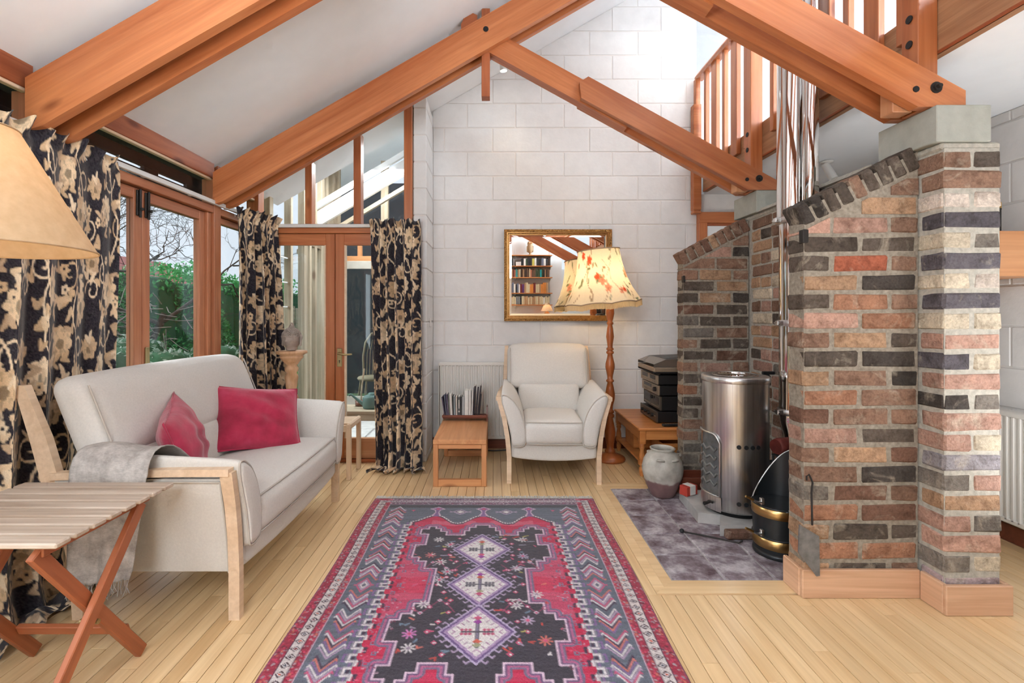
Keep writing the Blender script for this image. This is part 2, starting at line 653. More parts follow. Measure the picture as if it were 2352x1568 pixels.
def block(parent, x0, x1, z0, z1, y, depth=0.1, col=None, axis='y'):
    """one block of a painted wall facing -y (axis y) or -x / +x"""
    k = (round(x1 - x0, 3), round(z1 - z0, 3), depth, axis)
    w, h = (x1 - x0) / 2, (z1 - z0) / 2
    if k not in BM:
        gg = G().box(-w, w, 0, depth, -h, h, 0.004) if axis == 'y' else G().box(0, depth, -w, w, -h, h, 0.004)
        me = bpy.data.meshes.new('block')
        me.from_pydata(gg.v, [], gg.f)
        me.materials.append(MATS['white_block'])
        BM[k] = me
    s = random.uniform(0.96, 1.0)
    c = col or (0.80 * s, 0.785 * s, 0.775 * s, 1)
    if axis == 'y':
        M = TR((x0 + x1) / 2, y + random.uniform(-.0012, .0012), (z0 + z1) / 2)
    else:
        M = TR(y + random.uniform(-.0012, .0012), (x0 + x1) / 2, (z0 + z1) / 2)
    return link('block', BM[k], None, parent, M, color=c)


def clip_poly(poly, a, b, c):
    """keep the side a*x+b*z<=c"""
    out = []
    for i in range(len(poly)):
        p, q = poly[i], poly[(i + 1) % len(poly)]
        dp, dq = a * p[0] + b * p[1] - c, a * q[0] + b * q[1] - c
        if dp <= 0: out.append(p)
        if dp * dq < 0:
            t = dp / (dp - dq)
            out.append((p[0] + t * (q[0] - p[0]), p[1] + t * (q[1] - p[1])))
    return out


XB0, XB1, YB = -0.57, 1.884, 4.5
wall_back = G().prism([(XB0, 0), (2.95, 0), (2.95, 2.36), (XB1, 2.36), (XB1, ceil(XB1)), (XB0, ceil(XB0))], YB + 0.004, YB + 0.13).build('wall_back', 'white_joint')
setting(wall_back, 'white painted concrete block wall with gable slope behind the armchair', 'wall')
for k in range(-1, 20):
    z0 = 0.055 + 0.225 * k
    z1 = z0 + 0.216
    if z1 < 0.03: continue
    z0 = max(z0, 0)
    off = 0.648 if k % 2 else 0.435
    m = -4
    while True:
        xa = off + 0.45 * m
        m += 1
        if xa > XB1: break
        x0, x1 = max(xa + 0.0045, XB0 + .002), min(xa + 0.4455, XB1)
        if x1 - x0 < 0.03: continue
        if x1 <= XB1 and z1 <= ceil(x0) - 0.005:
            block(wall_back, x0, x1, z0, z1, YB)
        else:
            p = [(x0, z0), (x1, z0), (x1, z1), (x0, z1)]
            p = clip_poly(p, -CSL, 1.0, CEIL0 + 2 * CSL - 0.003)
            if len(p) > 2:
                G().prism(p, YB, YB + 0.1).build('block', 'white_block', wall_back, color=(.79, .775, .765, 1))

# return pier between the glazed doors and the far wall
wall_return = G().box(-0.674, -0.576, 4.076, 4.56, 0, ceil(-0.67)).build('wall_return', 'white_joint')
setting(wall_return, 'narrow white block return beside the glazed doors', 'wall')
for k in range(-1, 14):
    z0 = max(0, 0.055 + 0.225 * k)
    z1 = min(0.055 + 0.225 * k + 0.216, ceil(-0.68) - 0.004)
    if z1 - z0 > 0.02:
        G().box(-0.68, -0.57, 4.07, 4.499, z0, z1, 0.005).build('block', 'white_block', wall_return, color=(.77, .765, .76, 1))

# dining-side wall on the far right, its block courses showing
wall_right = G().box(2.836, 2.95, -3.2, 4.5, 0, 2.362).build('wall_right', 'white_joint')
setting(wall_right, 'white block wall on the dining side behind the brick pier', 'wall')
for k in range(-1, 11):
    z0 = max(0, 0.055 + 0.225 * k)
    z1 = min(0.055 + 0.225 * k + 0.216, 2.36)
    yy = 1.3 + (0.225 if k % 2 else 0)
    while yy < 4.5 and z1 - z0 > .02:
        block(wall_right, yy + .0045, min(yy + .4455, 4.498), z0, z1, 2.83, 0.05, (.76, .73, .71, 1), 'x')
        yy += 0.45
# gallery shell
setting(G().box(4.18, 4.3, -3.2, 6.6, 2.6, 3.4).build('wall_gallery', 'white_plaster'), 'white wall at the back of the upper gallery', 'wall')
setting(G().box(1.884, 4.3, 6.3, 6.42, 2.6, 4.6).build('wall_gallery_end', 'white_plaster'), 'white end wall of the upper gallery beyond the handrail', 'wall')
# rear of the room, seen only in the mirror
setting(G().prism([(-2.1, 0), (1.56, 0), (1.56, ceil(1.56)), (-2.1, ceil(-2.1))], -2.35, -2.2).build('wall_rear', 'white_plaster'), 'white wall carrying the bookshelves reflected in the mirror', 'wall')
setting(G().box(1.56, 2.9, -3.2, -3.05, 0, 2.36).build('wall_rear_alcove', 'white_plaster'), 'white alcove wall beyond the bookshelves, reflected in the mirror', 'wall')

# ---- timber window wall on the left (x = -2)
wl = thing('wall_left', 'timber framed window wall opening on the garden', 'wall', (-2.0, 0, 0), kind='structure')
POSTS = [-1.94, -0.62, 0.72, 2.075, 3.43]
for y in POSTS:
    plank('post', (-0.03, y + 0.043, 0), (-0.03, y + 0.043, 2.2), 0.085, 0.09, 'window_wood', wl, up=(0, 1, 0))
plank('corner_post', (-0.02, 4.09, 0), (-0.02, 4.09, 2.33), 0.10, 0.10, 'fir', wl, up=(0, 1, 0))
for a, b in zip([-2.2] + POSTS, POSTS + [4.1]):
    plank('wall_plate', (-0.02, a + .06, 2.275), (-0.02, b + .02, 2.275), 0.14, 0.05, 'fir_dark', wl)
    plank('transom_rail', (-0.03, a + .085, 1.985), (-0.03, b, 1.985), 0.05, 0.085, 'window_wood', wl)
    plank('clerestory_bead', (-0.015, a + .085, 2.198), (-0.015, b, 2.198), 0.016, 0.03, 'oak_pale', wl)
    G().box(-.045, -.041, a + .088, b, 2.012, 2.205).build('clerestory_pane', 'pane', wl)
    plank('sill_board', (-0.03, a + .085, 0.03), (-0.03, b, 0.03), 0.06, 0.09, 'window_wood', wl)
# dark eaves boards outside, with bright gaps between them
ev = thing('eaves_soffit', 'dark eaves boarding outside the clerestory strip', 'eaves', (-2.1, 0, 2.1), kind='structure')
plain('eaves_black', rgb(30, 32, 34), 0.9)
G().prism([(0.0, .17), (.0, .30), (-.62, .42), (-.62, .36)], -2.5, 4.6).build('soffit_board', 'eaves_black', ev)
G().box(-.54, -.50, -2.5, 4.6, .0, .213).build('gutter_board', 'eaves_black', ev)
G().box(-.54, -.50, -2.5, 4.6, .245, .40).build('fascia_board', 'eaves_black', ev)
for y0, y1 in ((-2.5, 2.0), (2.5, 3.15), (3.6, 3.75), (4.1, 4.6)):
    G().box(-.535, -.505, y0, y1, .20, .25).build('eaves_packer', 'eaves_black', ev)


def sash(name, parent, y0, y1, z0, z1, w=0.062, bottom=0.14, x=-0.045, t=0.045, mat='window_wood', latch=None):
    """one glazed leaf in the window wall: stiles, rails and pane"""
    r = bpy.data.objects.new(name, None)
    C.objects.link(r)
    r.parent = parent
    plank('stile', (x, y0 + w / 2, z0), (x, y0 + w / 2, z1), w, t, mat, r, up=(0, 1, 0))
    plank('stile', (x, y1 - w / 2, z0), (x, y1 - w / 2, z1), w, t, mat, r, up=(0, 1, 0))
    plank('rail', (x, y0 + w, z1 - w / 2), (x, y1 - w, z1 - w / 2), w, t, mat, r)
    plank('rail', (x, y0 + w, z0 + bottom / 2), (x, y1 - w, z0 + bottom / 2), bottom, t, mat, r)
    G().box(x - .003, x + .003, y0 + w, y1 - w, z0 + bottom, z1 - w).build('pane', 'pane', r)
    return r


for i, (a, b) in enumerate(((-1.85, -0.62), (-0.53, 0.72), (0.81, 2.075), (2.165, 3.43))):
    w = thing('window_%d' % (i + 1), ['garden window at the back of the room behind the camera', 'garden window beside the camera', 'garden window behind the drawn curtain', 'pair of glazed garden windows with iron bolts above the sofa'][i], 'window', (-2.0, 0, 0), kind='structure')
    for (ya, yb) in ((a + .005, a + .045), (b - .045, b - .005)):
        plank('frame', (-0.04, (ya + yb) / 2, 0.06), (-0.04, (ya + yb) / 2, 1.96), yb - ya, 0.07, 'window_wood', w, up=(0, 1, 0))
    m = (a + b) / 2 - 0.02
    s1 = sash('sash', w, a + .047, m - .002, 0.065, 1.955)
    s2 = sash('sash', w, m + .002, b - .047, 0.065, 1.955)
    if i == 3:
        for s, yy in ((s1, m - 0.035), (s2, m + 0.032)):
            g = G().box(-.022, -.012, yy - .016, yy + .016, 1.80, 1.945, .003)
            g.cyl((-.006, yy, 1.79), (-.006, yy, 1.95), 0.007, n=8)
            g.box(-.012, 0.012, yy - .008, yy + .008, 1.83, 1.845, .002)
            g.build('bolt', 'iron', s)
        g = G().box(-.022, -.014, m + .02, m + .05, 0.92, 1.05, .003).build('lock_plate', 'brass_dull', s2)
w = thing('window_5', 'narrow fixed garden window between post and corner curtain', 'window', (-2.0, 0, 0), kind='structure')
sash('sash', w, 3.525, 4.04, 0.065, 1.955, w=0.045)
# curtain rails
t = thing('curtain_rail', 'white curtain rail above the garden windows', 'curtain rail', (-1.965, 0, 2.0))
G().box(-.012, .012, -0.4, 4.03, 0.012, 0.04, .003).build('track', 'white_metal', t)
for y in np.arange(-.2, 4.0, 0.42):
    G().box(-.03, -.011, y - .012, y + .012, 0.015, 0.036).build('bracket', 'white_metal', t)
t = thing('curtain_rail', 'white curtain rail above the glazed double doors', 'curtain rail', (-1.3, 4.035, 1.965))
G().box(-.62, .62, -.012, .012, 0.0, 0.028, .003).build('track', 'white_metal', t)
for x in (-.5, 0, .5):
    G().box(x - .012, x + .012, .011, .03, 0.003, 0.024).build('bracket', 'white_metal', t)

# ---- glazed double doors and transom lights (y = 4.07)
wd = thing('wall_doors', 'timber frame with sloping glazed lights over the double doors', 'wall', (0, 4.1, 0), kind='structure')
plank('head', (-1.96, 0, 1.945), (-0.69, 0, 1.945), 0.045, 0.09, 'fir', wd)
plank('transom_sill', (-1.96, 0, 1.985), (-0.69, 0, 1.985), 0.03, 0.09, 'fir_dark', wd)
mull = [(-1.587, -1.53), (-1.18, -1.118), (-0.757, -0.687)]
for a, b in mull:
    plank('mullion', ((a + b) / 2, 0, 2.0), ((a + b) / 2, 0, ceil(a) - 0.02), b - a, 0.09, 'fir', wd, up=(1, 0, 0))
xs = [-1.95, -1.587, -1.18, -0.757]
xe = [-1.587, -1.18, -0.757, -0.72]
for a, b in zip([-1.95, -1.53, -1.118], [-1.587, -1.18, -0.757]):
    G().prism([(a, 2.0), (b, 2.0), (b, ceil(b) - 0.03), (a, ceil(a) - 0.03)], -0.003, 0.003).build('light_pane', 'pane', wd)
plank('jamb', (-1.935, 0, 0), (-1.935, 0, 1.925), 0.05, 0.09, 'fir', wd, up=(1, 0, 0))
plank('jamb', (-0.715, 0, 0), (-0.715, 0, 1.925), 0.05, 0.09, 'fir', wd, up=(1, 0, 0))
plank('threshold', (-1.95, 0, 0.012), (-0.69, 0, 0.012), 0.024, 0.1, 'fir_dark', wd)


def door_leaf(n, x0, x1, label, handle=None):
    d = thing('door_%d' % n, label, 'door', (0, 4.1, 0), kind='structure')
    w, top, bot = 0.075, 0.095, 0.17
    z0, z1 = 0.026, 1.92
    plank('stile', (x0 + w / 2, 0, z0), (x0 + w / 2, 0, z1), w, 0.045, 'fir', d, up=(1, 0, 0))
    plank('stile', (x1 - w / 2, 0, z0), (x1 - w / 2, 0, z1), w, 0.045, 'fir', d, up=(1, 0, 0))
    plank('rail', (x0 + w, 0, z1 - top / 2), (x1 - w, 0, z1 - top / 2), top, 0.045, 'fir', d)
    plank('rail', (x0 + w, 0, z0 + bot / 2), (x1 - w, 0, z0 + bot / 2), bot, 0.045, 'fir_pale', d)
    G().box(x0 + w, x1 - w, -.003, .003, z0 + bot, z1 - top).build('pane', 'pane', d)
    for (bx0, bx1) in ((x0 + w, x0 + w + .012), (x1 - w - .012, x1 - w)):
        G().box(bx0, bx1, -.018, .018, z0 + bot, z1 - top).build('glazing_bead', 'oak_pale', d)
    if handle:
        hx = x0 + w * .5
        h = G().box(hx - .021, hx + .021, -.029, -.0225, 0.80, 0.955, .004).build('lock_plate', 'brass_dull', d)
        G().cyl((hx, -.028, .915), (hx, -.065, .915), .011).tube([(hx, -.065, .915), (hx + .02, -.07, .912), (hx + .06, -.068, .904), (hx + .115, -.066, .908)], [.011, .0095, .008, .007], 8).build('lever', 'brass_dull', h)
        G().cyl((hx, -.030, .85), (hx, -.0285, .85), .006, n=10).box(hx - .003, hx + .003, -.030, -.0285, .83, .85).build('keyhole', 'black_iron', h)
    return d


door_leaf(1, -1.905, -1.345, 'glazed garden room door behind the pedestal')
door_leaf(2, -1.340, -0.745, 'glazed garden room door with brass lever handle, part covered by the curtain', True)

# ---- internal door under the gallery, glimpsed above the far brick cheek
d = thing('door_3', 'white panelled inner door in an orange timber frame beyond the far brick cheek', 'door', (2.32, 4.47, 0), kind='structure')
plank('jamb', (-.40, 0, 0), (-.40, 0, 2.08), 0.07, 0.08, 'fir', d, up=(1, 0, 0))
plank('jamb', (.40, 0, 0), (.40, 0, 2.08), 0.07, 0.08, 'fir', d, up=(1, 0, 0))
plank('head', (-.435, 0, 2.13), (.435, 0, 2.13), 0.10, 0.08, 'fir', d)
G().box(-.365, .365, -.01, .02, 2.055, 2.08).build('stop', 'fir_dark', d)
G().box(-.365, .365, -.02, .02, 0.0, 2.055, .003).build('leaf', 'white_plaster', d)
G().box(-.33, .33, -.026, -.02, 1.70, 1.82, .003).build('rail', 'fir', d)

# ---- skirting boards
setting(G().box(-.57, 2.8, 4.478, 4.498, 0, .1, .004).build('baseboard_back', 'mahogany'), 'dark red wood skirting along the far block wall', 'skirting')
setting(G().box(2.805, 2.828, 0.5, 4.4, 0, .1, .004).build('baseboard_right', 'mahogany'), 'dark red wood skirting below the dining radiator', 'skirting')

# ---- roof trusses
SANG = math.atan(0.55)
RANG = math.atan(0.576)


def slant(name, poly, y0, y1, ang, mat, parent):
    """timber of polygonal outline in the x-z plane with its grain along the slope"""
    cx = sum(p[0] for p in poly) / len(poly)
    cz = sum(p[1] for p in poly) / len(poly)
    ca, sa = math.cos(ang), math.sin(ang)
    loc = [((x - cx) * ca + (z - cz) * sa, -(x - cx) * sa + (z - cz) * ca) for x, z in poly]
    g = G().prism(loc, -(y1 - y0) / 2, (y1 - y0) / 2)
    M = Matrix.Translation((cx, (y0 + y1) / 2, cz)) @ Matrix.Rotation(-ang, 4, 'Y')
    o = g.build(name, mat, parent, M)
    return o


def bolt(parent, x, y, z, ax='y', r=0.016, l=0.012):
    dv = Vector((0, -l, 0)) if ax == 'y' else Vector((-l, 0, 0))
    p = Vector((x, y, z))
    G().cyl(p, p + dv * .35, r * 1.5, n=14).cyl(p + dv * .3, p + dv, r, n=6, smooth=False).cyl(p + dv, p + dv * 2, r * .55, n=8).build('bolt', 'iron', parent)


def peg(parent, x, y, z, ax='y', r=0.016):
    dv = Vector((0, -.004, 0)) if ax == 'y' else Vector((-.004, 0, 0))
    G().cyl((x, y, z), Vector((x, y, z)) + dv, r, n=14).build('peg_hole', 'black_iron', parent)


def truss(Y, label, full=True):
    t = thing('roof_truss', label, 'roof truss', (0, Y, 0), kind='structure')
    yf, yr = (0.0, 0.045), (0.135, 0.18)
    top = lambda x: 2.235 + 0.576 * (x + 1.97)
    d = 0.243
    for (a, b) in (yf, yr):
        slant('rafter', [(-1.97, top(-1.97) - d + .02), (-1.90, top(-1.9) - d), (1.86, top(1.86) - d), (1.86, top(1.86)), (-1.97, top(-1.97))], a, b, RANG, 'fir', t)
    st = lambda x: 2.18 + 0.55 * (1.98 - x)
    e = 0.178
    for (a, b) in (yf, yr):
        slant('strut', [(1.98, 2.112), (1.98, st(1.98)), (0.66, st(.66)), (0.60, st(.60) - .07), (0.60, st(.60) - .10), (0.61, st(.61) - e), (1.98 - (2.29 - 2.18) / .55, 2.112)], a, b, -SANG, 'fir', t)
    slant('inner_strut', [(0.94, st(.94) - .015), (-0.10, st(-.10) - .015), (-0.10, st(-.10) - e - .01), (0.94, st(.94) - e - .01)], .047, .133, -SANG, 'fir', t)
    plank('king_post', (-0.06, .09, 2.79), (-0.06, .09, ceil(-.06) - .01), 0.06, 0.08, 'fir_dark', t, up=(1, 0, 0))
    slant('packing_block', [(-.23, top(-.23) - .05), (-.12, top(-.12) - .05), (-.12, top(-.12) + .06), (-.15, top(-.15) + .09), (-.21, top(-.21) + .10), (-.235, top(-.235) + .06)], .04, .14, RANG, 'fir_dark', t)
    peg(t, -.058, 0, top(-.058) - .10, r=.019)
    if full:
        po = plank('post', (1.8625, .0885, 2.112), (1.8625, .0885, 3.55), 0.085, 0.086, 'fir', t, up=(1, 0, 0))
        plank('tie_post', (1.76, .0885, 2.112), (1.76, .0885, 2.22), 0.085, 0.07, 'fir_pale', t, up=(1, 0, 0))
        bolt(t, 1.855, 0, 2.192)
        peg(t, 1.77, 0, 2.185, r=.013)
        for z in (2.42, 2.53):
            peg(t, 1.819, .088, z, 'x', .017)
    return t


truss(2.03, 'nearer orange timber roof truss ending on the front brick pier')
truss(3.385, 'farther orange timber roof truss ending on the far concrete block')
truss(0.675, 'orange timber roof truss above the camera', False)
truss(-0.68, 'orange timber roof truss behind the camera, reflected in the mirror', False)

# ---- gallery edge: fascia, balusters, handrail, newel
gl = thing('gallery_balustrade', 'orange timber balustrade along the upper gallery edge', 'balustrade', (1.9, 0, 2.36))
plank('fascia', (0.03, -1.5, 0.125), (0.03, 4.42, 0.125), 0.25, 0.045, 'ply', gl)
plank('fascia_bead', (0.012, -1.5, 0.008), (0.012, 4.42, 0.008), 0.016, 0.012, 'fir_dark', gl)
G().prism([(-.045, 1.03), (.02, 1.03), (.028, 1.06), (.015, 1.085), (-.04, 1.085), (-.053, 1.06)], -1.5, 4.46).build('handrail', 'fir', gl)
y = -0.52
i = 0
while y < 4.36:
    inpost = any(abs(y - p) < .075 for p in (2.118, 3.475))
    if not inpost:
        wdt = 0.095 if i % 2 else 0.042
        plank('baluster', (-.012, y, 0.12), (-.012, y, 1.035), wdt, 0.034, 'fir', gl, up=(0, 1, 0))
    y += 0.172
    i += 1
nw = G().box(-.08, -.008, 4.41, 4.482, -0.165, 0.80, .004)
nw.box(-.056, -.014, 4.42, 4.472, 0.79, 1.04, .003)
nw.box(-.074, -.014, 4.416, 4.476, -0.175, -0.16, .002).box(-.08, -.008, 4.41, 4.482, -0.197, -0.172, .006)
nw.build('newel', 'fir', gl)
# ================================================================== brick fireplace
PAL = {'c': (208, 194, 172), 'w': (212, 198, 186), 'p': (186, 148, 132), 'b': (142, 112, 95), 'd': (98, 88, 80), 'k': (76, 70, 66),
       'o': (166, 122, 98), 'r': (164, 96, 74), 'g': (130, 122, 114), 'u': (98, 93, 98), 't': (178, 144, 116), 'l': (184, 164, 166),
       'm': (122, 92, 78), 'q': (156, 150, 154)}
BRK = {}
rb = random.Random(11)


def bcol(ch):
    r, g_, b = PAL[ch]
    k = rb.uniform(0.92, 1.08)
    return rgb(min(255, r * k), min(255, g_ * k), min(255, b * k))


def brick(parent, x0, x1, y0, y1, z0, z1, ch, M=None, cx=None):
    """one brick, its arrises knocked about; look-alikes share a mesh"""
    k = (round(x1 - x0, 2), round(y1 - y0, 2), round(z1 - z0, 3))
    if k not in BRK:
        BRK[k] = []
        for _ in range(6):
            hx, hy, hz = (x1 - x0) / 2, (y1 - y0) / 2, (z1 - z0) / 2
            gg = G().box(-hx, hx, -hy, hy, -hz, hz, rb.uniform(.005, .010))
            vs = [(a + rb.uniform(-.0036, .0036), b + rb.uniform(-.0022, .0022), c + rb.uniform(-.0036, .0036)) for a, b, c in gg.v]
            me = bpy.data.meshes.new('brick')
            me.from_pydata(vs, [], gg.f)
            me.materials.append(MATS['brick'])
            BRK[k].append(me)
    if M is None:
        M = TR((x0 + x1) / 2, (y0 + y1) / 2 + rb.uniform(-.0025, .0025), (z0 + z1) / 2 + rb.uniform(-.0015, .0015), ry=rb.uniform(-.006, .006))
    return link('brick', rb.choice(BRK[k]), None, parent, M, color=bcol(ch))


CR = 0.0845                                   # course height
RT = lambda i: 1.079 - (i - 10) * CR          # top of course i of the cheek walls
fp = thing('brick_fireplace', 'reclaimed mixed brick fireplace with two stepped cheek walls and end pier', 'fireplace', (1.6, 2.8, 0))
FO = Vector((1.6, 2.8, 0))                    # parts are written in world measure and shifted


def fpart(g, name, mat):
    return g.build(name, mat, fp, Matrix.Translation(-FO))


def cheek(name, xa, xb, ya, rows, zl, zr_, cop, dz=0.0):
    """half-brick cheek wall with a sloping brick-on-edge coping; zl/zr: coping underside at both ends"""
    th = 0.115
    sl = (zr_ - zl) / (xb - xa)
    zt = lambda x: zl + sl * (x - xa)
    core = fpart(G().prism([(xa + .0045, 0.0), (xb, 0.0), (xb, zt(xb) + .075), (xa + .0045, zt(xa) + .075)], ya + .0045, ya + th - .0045), name, 'mortar')
    I = Matrix.Translation((0, 0, 0))
    L = xb - xa
    for i, row in rows.items():
        z1 = RT(i) + dz
        z0 = z1 - CR + .0125
        if z1 < 0.02: continue
        z0 = max(z0, 0.001)
        if len(row) == 2:
            cuts = [(xa, xa + L * .482), (xa + L * .512, xb - .012)]
        elif len(row) == 1:
            cuts = [(xb - L * .62, xb - .01)]
        else:
            cuts = [(xa, xa + L * .232), (xa + L * .264, xa + L * .733), (xa + L * .764, xb)]
        for (a, b), ch in zip(cuts, row):
            if ch == '-': continue
            if z1 < zt(a) - .018:
                brick(core, a, b, ya, ya + th, z0, z1, ch)
            else:
                p = clip_poly([(a, z0), (b, z0), (b, z1), (a, z1)], -sl, 1.0, zl - sl * xa - .02)
                if len(p) > 2 and max(q[0] for q in p) - min(q[0] for q in p) > .02:
                    G().prism(p, ya, ya + th).build('brick', 'brick', core, color=bcol(ch))
    # coping
    n = len(cop)
    ang = math.atan(sl)
    ca, sa = math.cos(ang), math.sin(ang)
    tot = L / ca + 0.012
    h = 0.098
    for j, ch in enumerate(cop):
        s = (j + .5) / n * tot
        bx, bz = xa + s * ca - sa * h / 2 + .006, zl + s * sa + ca * h / 2
        M = Matrix.Translation((bx, ya + th / 2, bz)) @ Matrix.Rotation(-ang, 4, 'Y')
        w = tot / n - .011
        brick(core, -w / 2, w / 2, -th / 2 - .002, th / 2 + .002, -h / 2, h / 2, ch, M)
    return core


NEAR = {1: 'b', 2: 't', 3: 'ppb', 4: 'dd', 5: 'drb', 6: 'tk', 7: 'dob', 8: 'po', 9: 'btd', 10: 'dk', 11: 'tbk', 12: 'ob', 13: 'mbb', 14: 'pd',
        15: 'btm', 16: 'bk', 17: 'gmb', 18: 'om', 19: 'tdd', 20: 'oo', 21: 'tdb', 22: 'bo'}
NEAR[1] = '--b'
NEAR[2] = '-t'
cheek('cheek_wall', 1.362, 1.87, 2.13, NEAR, 1.628, 1.885, 'kkddbdddd')
FAR = {1: '--b', 2: '-pk'[:3], 3: 'bb', 4: 'btb', 5: 'dt', 6: 'dtk', 7: 'md', 8: 'gdd', 9: 'gb', 10: 'bdd', 11: 'dm', 12: 'bpb', 13: 'db', 14: 'ogg',
       15: 'dd', 16: 'dbg', 17: 'bb', 18: 'bdb', 19: 'gd', 20: 'gbk', 21: 'kk', 22: 'bdb'}
cheek('cheek_wall', 1.385, 1.87, 3.55, FAR, 1.60, 1.855, 'bbbmtbbbm', dz=-0.02)

# pier and rear wall
rw = fpart(G().box(1.8795, 2.1105, 2.0195, 3.665, 0, 1.935), 'rear_wall', 'mortar_pale')
PIER = {1: 'bd', 2: 'b', 3: 'ww', 4: 'u', 5: 'cg', 6: 'u', 7: 'cw', 8: 'u', 9: 'cc', 10: 'p', 11: 'uc', 12: 'p', 13: 'kg', 14: 'p', 15: 'pc', 16: 'q', 17: 'gp', 18: 't',
        19: 'pg', 20: 'p', 21: 'gc', 22: 'l', 23: 'bt'}
SIDE = 'cccpcccwdpctcdpgdkppdlb'
for i in range(1, 24):
    z1 = RT(i - 1)
    z0 = max(z1 - CR + .0125, .001)
    row = PIER[i]
    xa, xb, ya = 1.875, 2.115, 2.015
    if len(row) == 1:
        brick(rw, xa, xb, ya, ya + .112, z0, z1, row)
    else:
        brick(rw, xa, xa + .114, ya, ya + .24, z0, z1, row[0])
        brick(rw, xa + .126, xb, ya, ya + .24, z0, z1, row[1])
    # inner face of the rear wall, between the cheeks
    y = 2.26 if i % 2 else 2.14
    tone = 'tpcbgtpbgd'
    while y < 3.54:
        L = .24 if i % 2 else .115
        e = min(y + L, 3.548)
        if e - y > .04 and e > 2.25:
            brick(rw, xa, xa + .11, max(y, 2.247), e, z0, z1, rb.choice(tone))
        y += L + .012
fpart(G().prism([(1.84, 1.955), (1.90, 1.955), (1.87, 1.985)], 2.4, 3.4), 'mortar_fillet', 'mortar_pale')
fpart(G().box(1.87, 2.12, 2.02, 3.665, 1.93, 1.962, .008), 'top_bed', 'mortar_pale')
fpart(G().box(1.84, 2.068, 2.01, 2.317, 1.96, 2.112, .003), 'concrete_padstone', 'concrete')
fpart(G().box(1.84, 2.068, 3.39, 3.71, 1.96, 2.112, .003), 'concrete_padstone', 'concrete')
# timber skirting round the near cheek and pier
for nm, p0, p1 in (('skirting_board', (1.346, 2.12, .062), (1.862, 2.12, .062)), ('skirting_board', (1.352, 2.13, .062), (1.352, 2.25, .062)),
                   ('skirting_board', (1.866, 2.0, .062), (1.866, 2.11, .062)), ('skirting_board', (1.857, 1.995, .062), (2.135, 1.995, .062)), ('skirting_board', (2.126, 2.005, .062), (2.126, 2.6, .062))):
    o = plank(nm, p0, p1, 0.125, 0.02, 'pine_pale', fp, b=.004)
    o.matrix_basis = Matrix.Translation(-FO) @ o.matrix_basis
G().box(-.012, .012, -.004, .03, -.03, .03, .003).build('iron_stub', 'iron', fp, Matrix.Translation(Vector((1.372, 2.13, 1.585)) - FO))
G().box(-.008, .008, -.004, .03, -.025, .025, .003).build('iron_stub', 'iron', fp, Matrix.Translation(Vector((1.392, 3.545, 1.50)) - FO))

# ---- quarry tile hearth
t = NT('quarry_tile')
v = t.coord()
f = t.noise(v, 9, 6, 0.65)
f2 = t.noise(v, 60, 3)
c = t.ramp(f, [(0.34, rgb(92, 70, 74)), (0.48, rgb(134, 122, 128)), (0.66, rgb(196, 190, 192))])
c = t.mix(c, t.ramp(f2, [(.3, (.7, .68, .7, 1)), (.7, (1.08, 1.08, 1.1, 1))]), .8, 'MULTIPLY')
t.base(c)
t.set(Roughness=0.62)
t.bump(f, .3, .004)
plain('ash_grout', rgb(176, 172, 172), 0.95, var=.12, nscale=30)
hearth = G().prism([(0.829, 2.257), (1.345, 2.257), (1.345, 2.25), (1.872, 2.25), (1.872, 3.547), (0.829, 3.444 + .1)], -.01, -.0025, 'xy').build('hearth', 'ash_grout')
hearth = tag(hearth, 'ash dusted quarry tile hearth set into the wood floor', 'hearth', kind='structure')
xs = [0.830, 1.080, 1.318, 1.560, 1.80, 1.871]
ys = [2.258, 2.493, 2.736, 2.983, 3.233, 3.443]
for i in range(len(xs) - 1):
    for j in range(len(ys) - 1):
        x0, x1, y0, y1 = xs[i] + .004, xs[i + 1] - .004, ys[j] + .004, ys[j + 1] - .004
        G().box(-(x1 - x0) / 2, (x1 - x0) / 2, -(y1 - y0) / 2, (y1 - y0) / 2, -.012, .0, .004).build('tile', 'quarry_tile', hearth, TR((x0 + x1) / 2, (y0 + y1) / 2, .003 + random.uniform(-.001, .001)))

# raised stone under the stove
pl = thing('stove_plinth', 'low grey stone slab on a brick edge under the stove', 'plinth', (1.5, 2.97, .003))
plain('slab_grey', rgb(176, 172, 168), .9, var=.1, nscale=9, bump=.3, bscale=60)
G().prism([(-.26, .27), (-.29, -.10), (-.17, -.13), (-.24, -.27), (.36, -.30), (.36, .27)], .0, .062, 'xy').build('slab', 'slab_grey', pl)
for k in range(3):
    brick(pl, -.225 + .2 * k, -.03 + .2 * k, -.325, -.28, .0, .05, 'm')

# ================================================================== stove
t = NT('steel_brushed')
v = t.coord(scale=(90, 90, 1.2), rand=False)
f = t.noise(v, 1.0, 3)
t.base(t.ramp(f, [(.3, rgb(190, 190, 190)), (.7, rgb(226, 226, 224))]))
t.set(Roughness=.3, Metallic=1.0, Anisotropic=.4)
t.bump(f, .03, .001)
plain('chrome', rgb(224, 222, 220), .06, 1.0, var=.01)
plain('ash_pan', rgb(60, 58, 58), .8)
plain('fire_glass', rgb(96, 98, 98), .12, var=.25, nscale=16)
st = thing('wood_stove', 'round brushed steel wood stove on the hearth', 'stove', (1.459, 2.93, .067))
R = .183
G().lathe([(0, 0), (.155, 0), (.155, .025), (.17, .03)], 40).build('base_ring', 'black_iron', st)
body = G().lathe([(.172, .025), (.178, .03), (R, .04), (R, .80)], 72)
body.lathe([(R + .003, .772), (R + .006, .778), (R + .006, .80), (R + .002, .806), (.14, .812), (.137, .80), (0, .80)], 72)
body = body.build('body', 'steel_brushed', st)
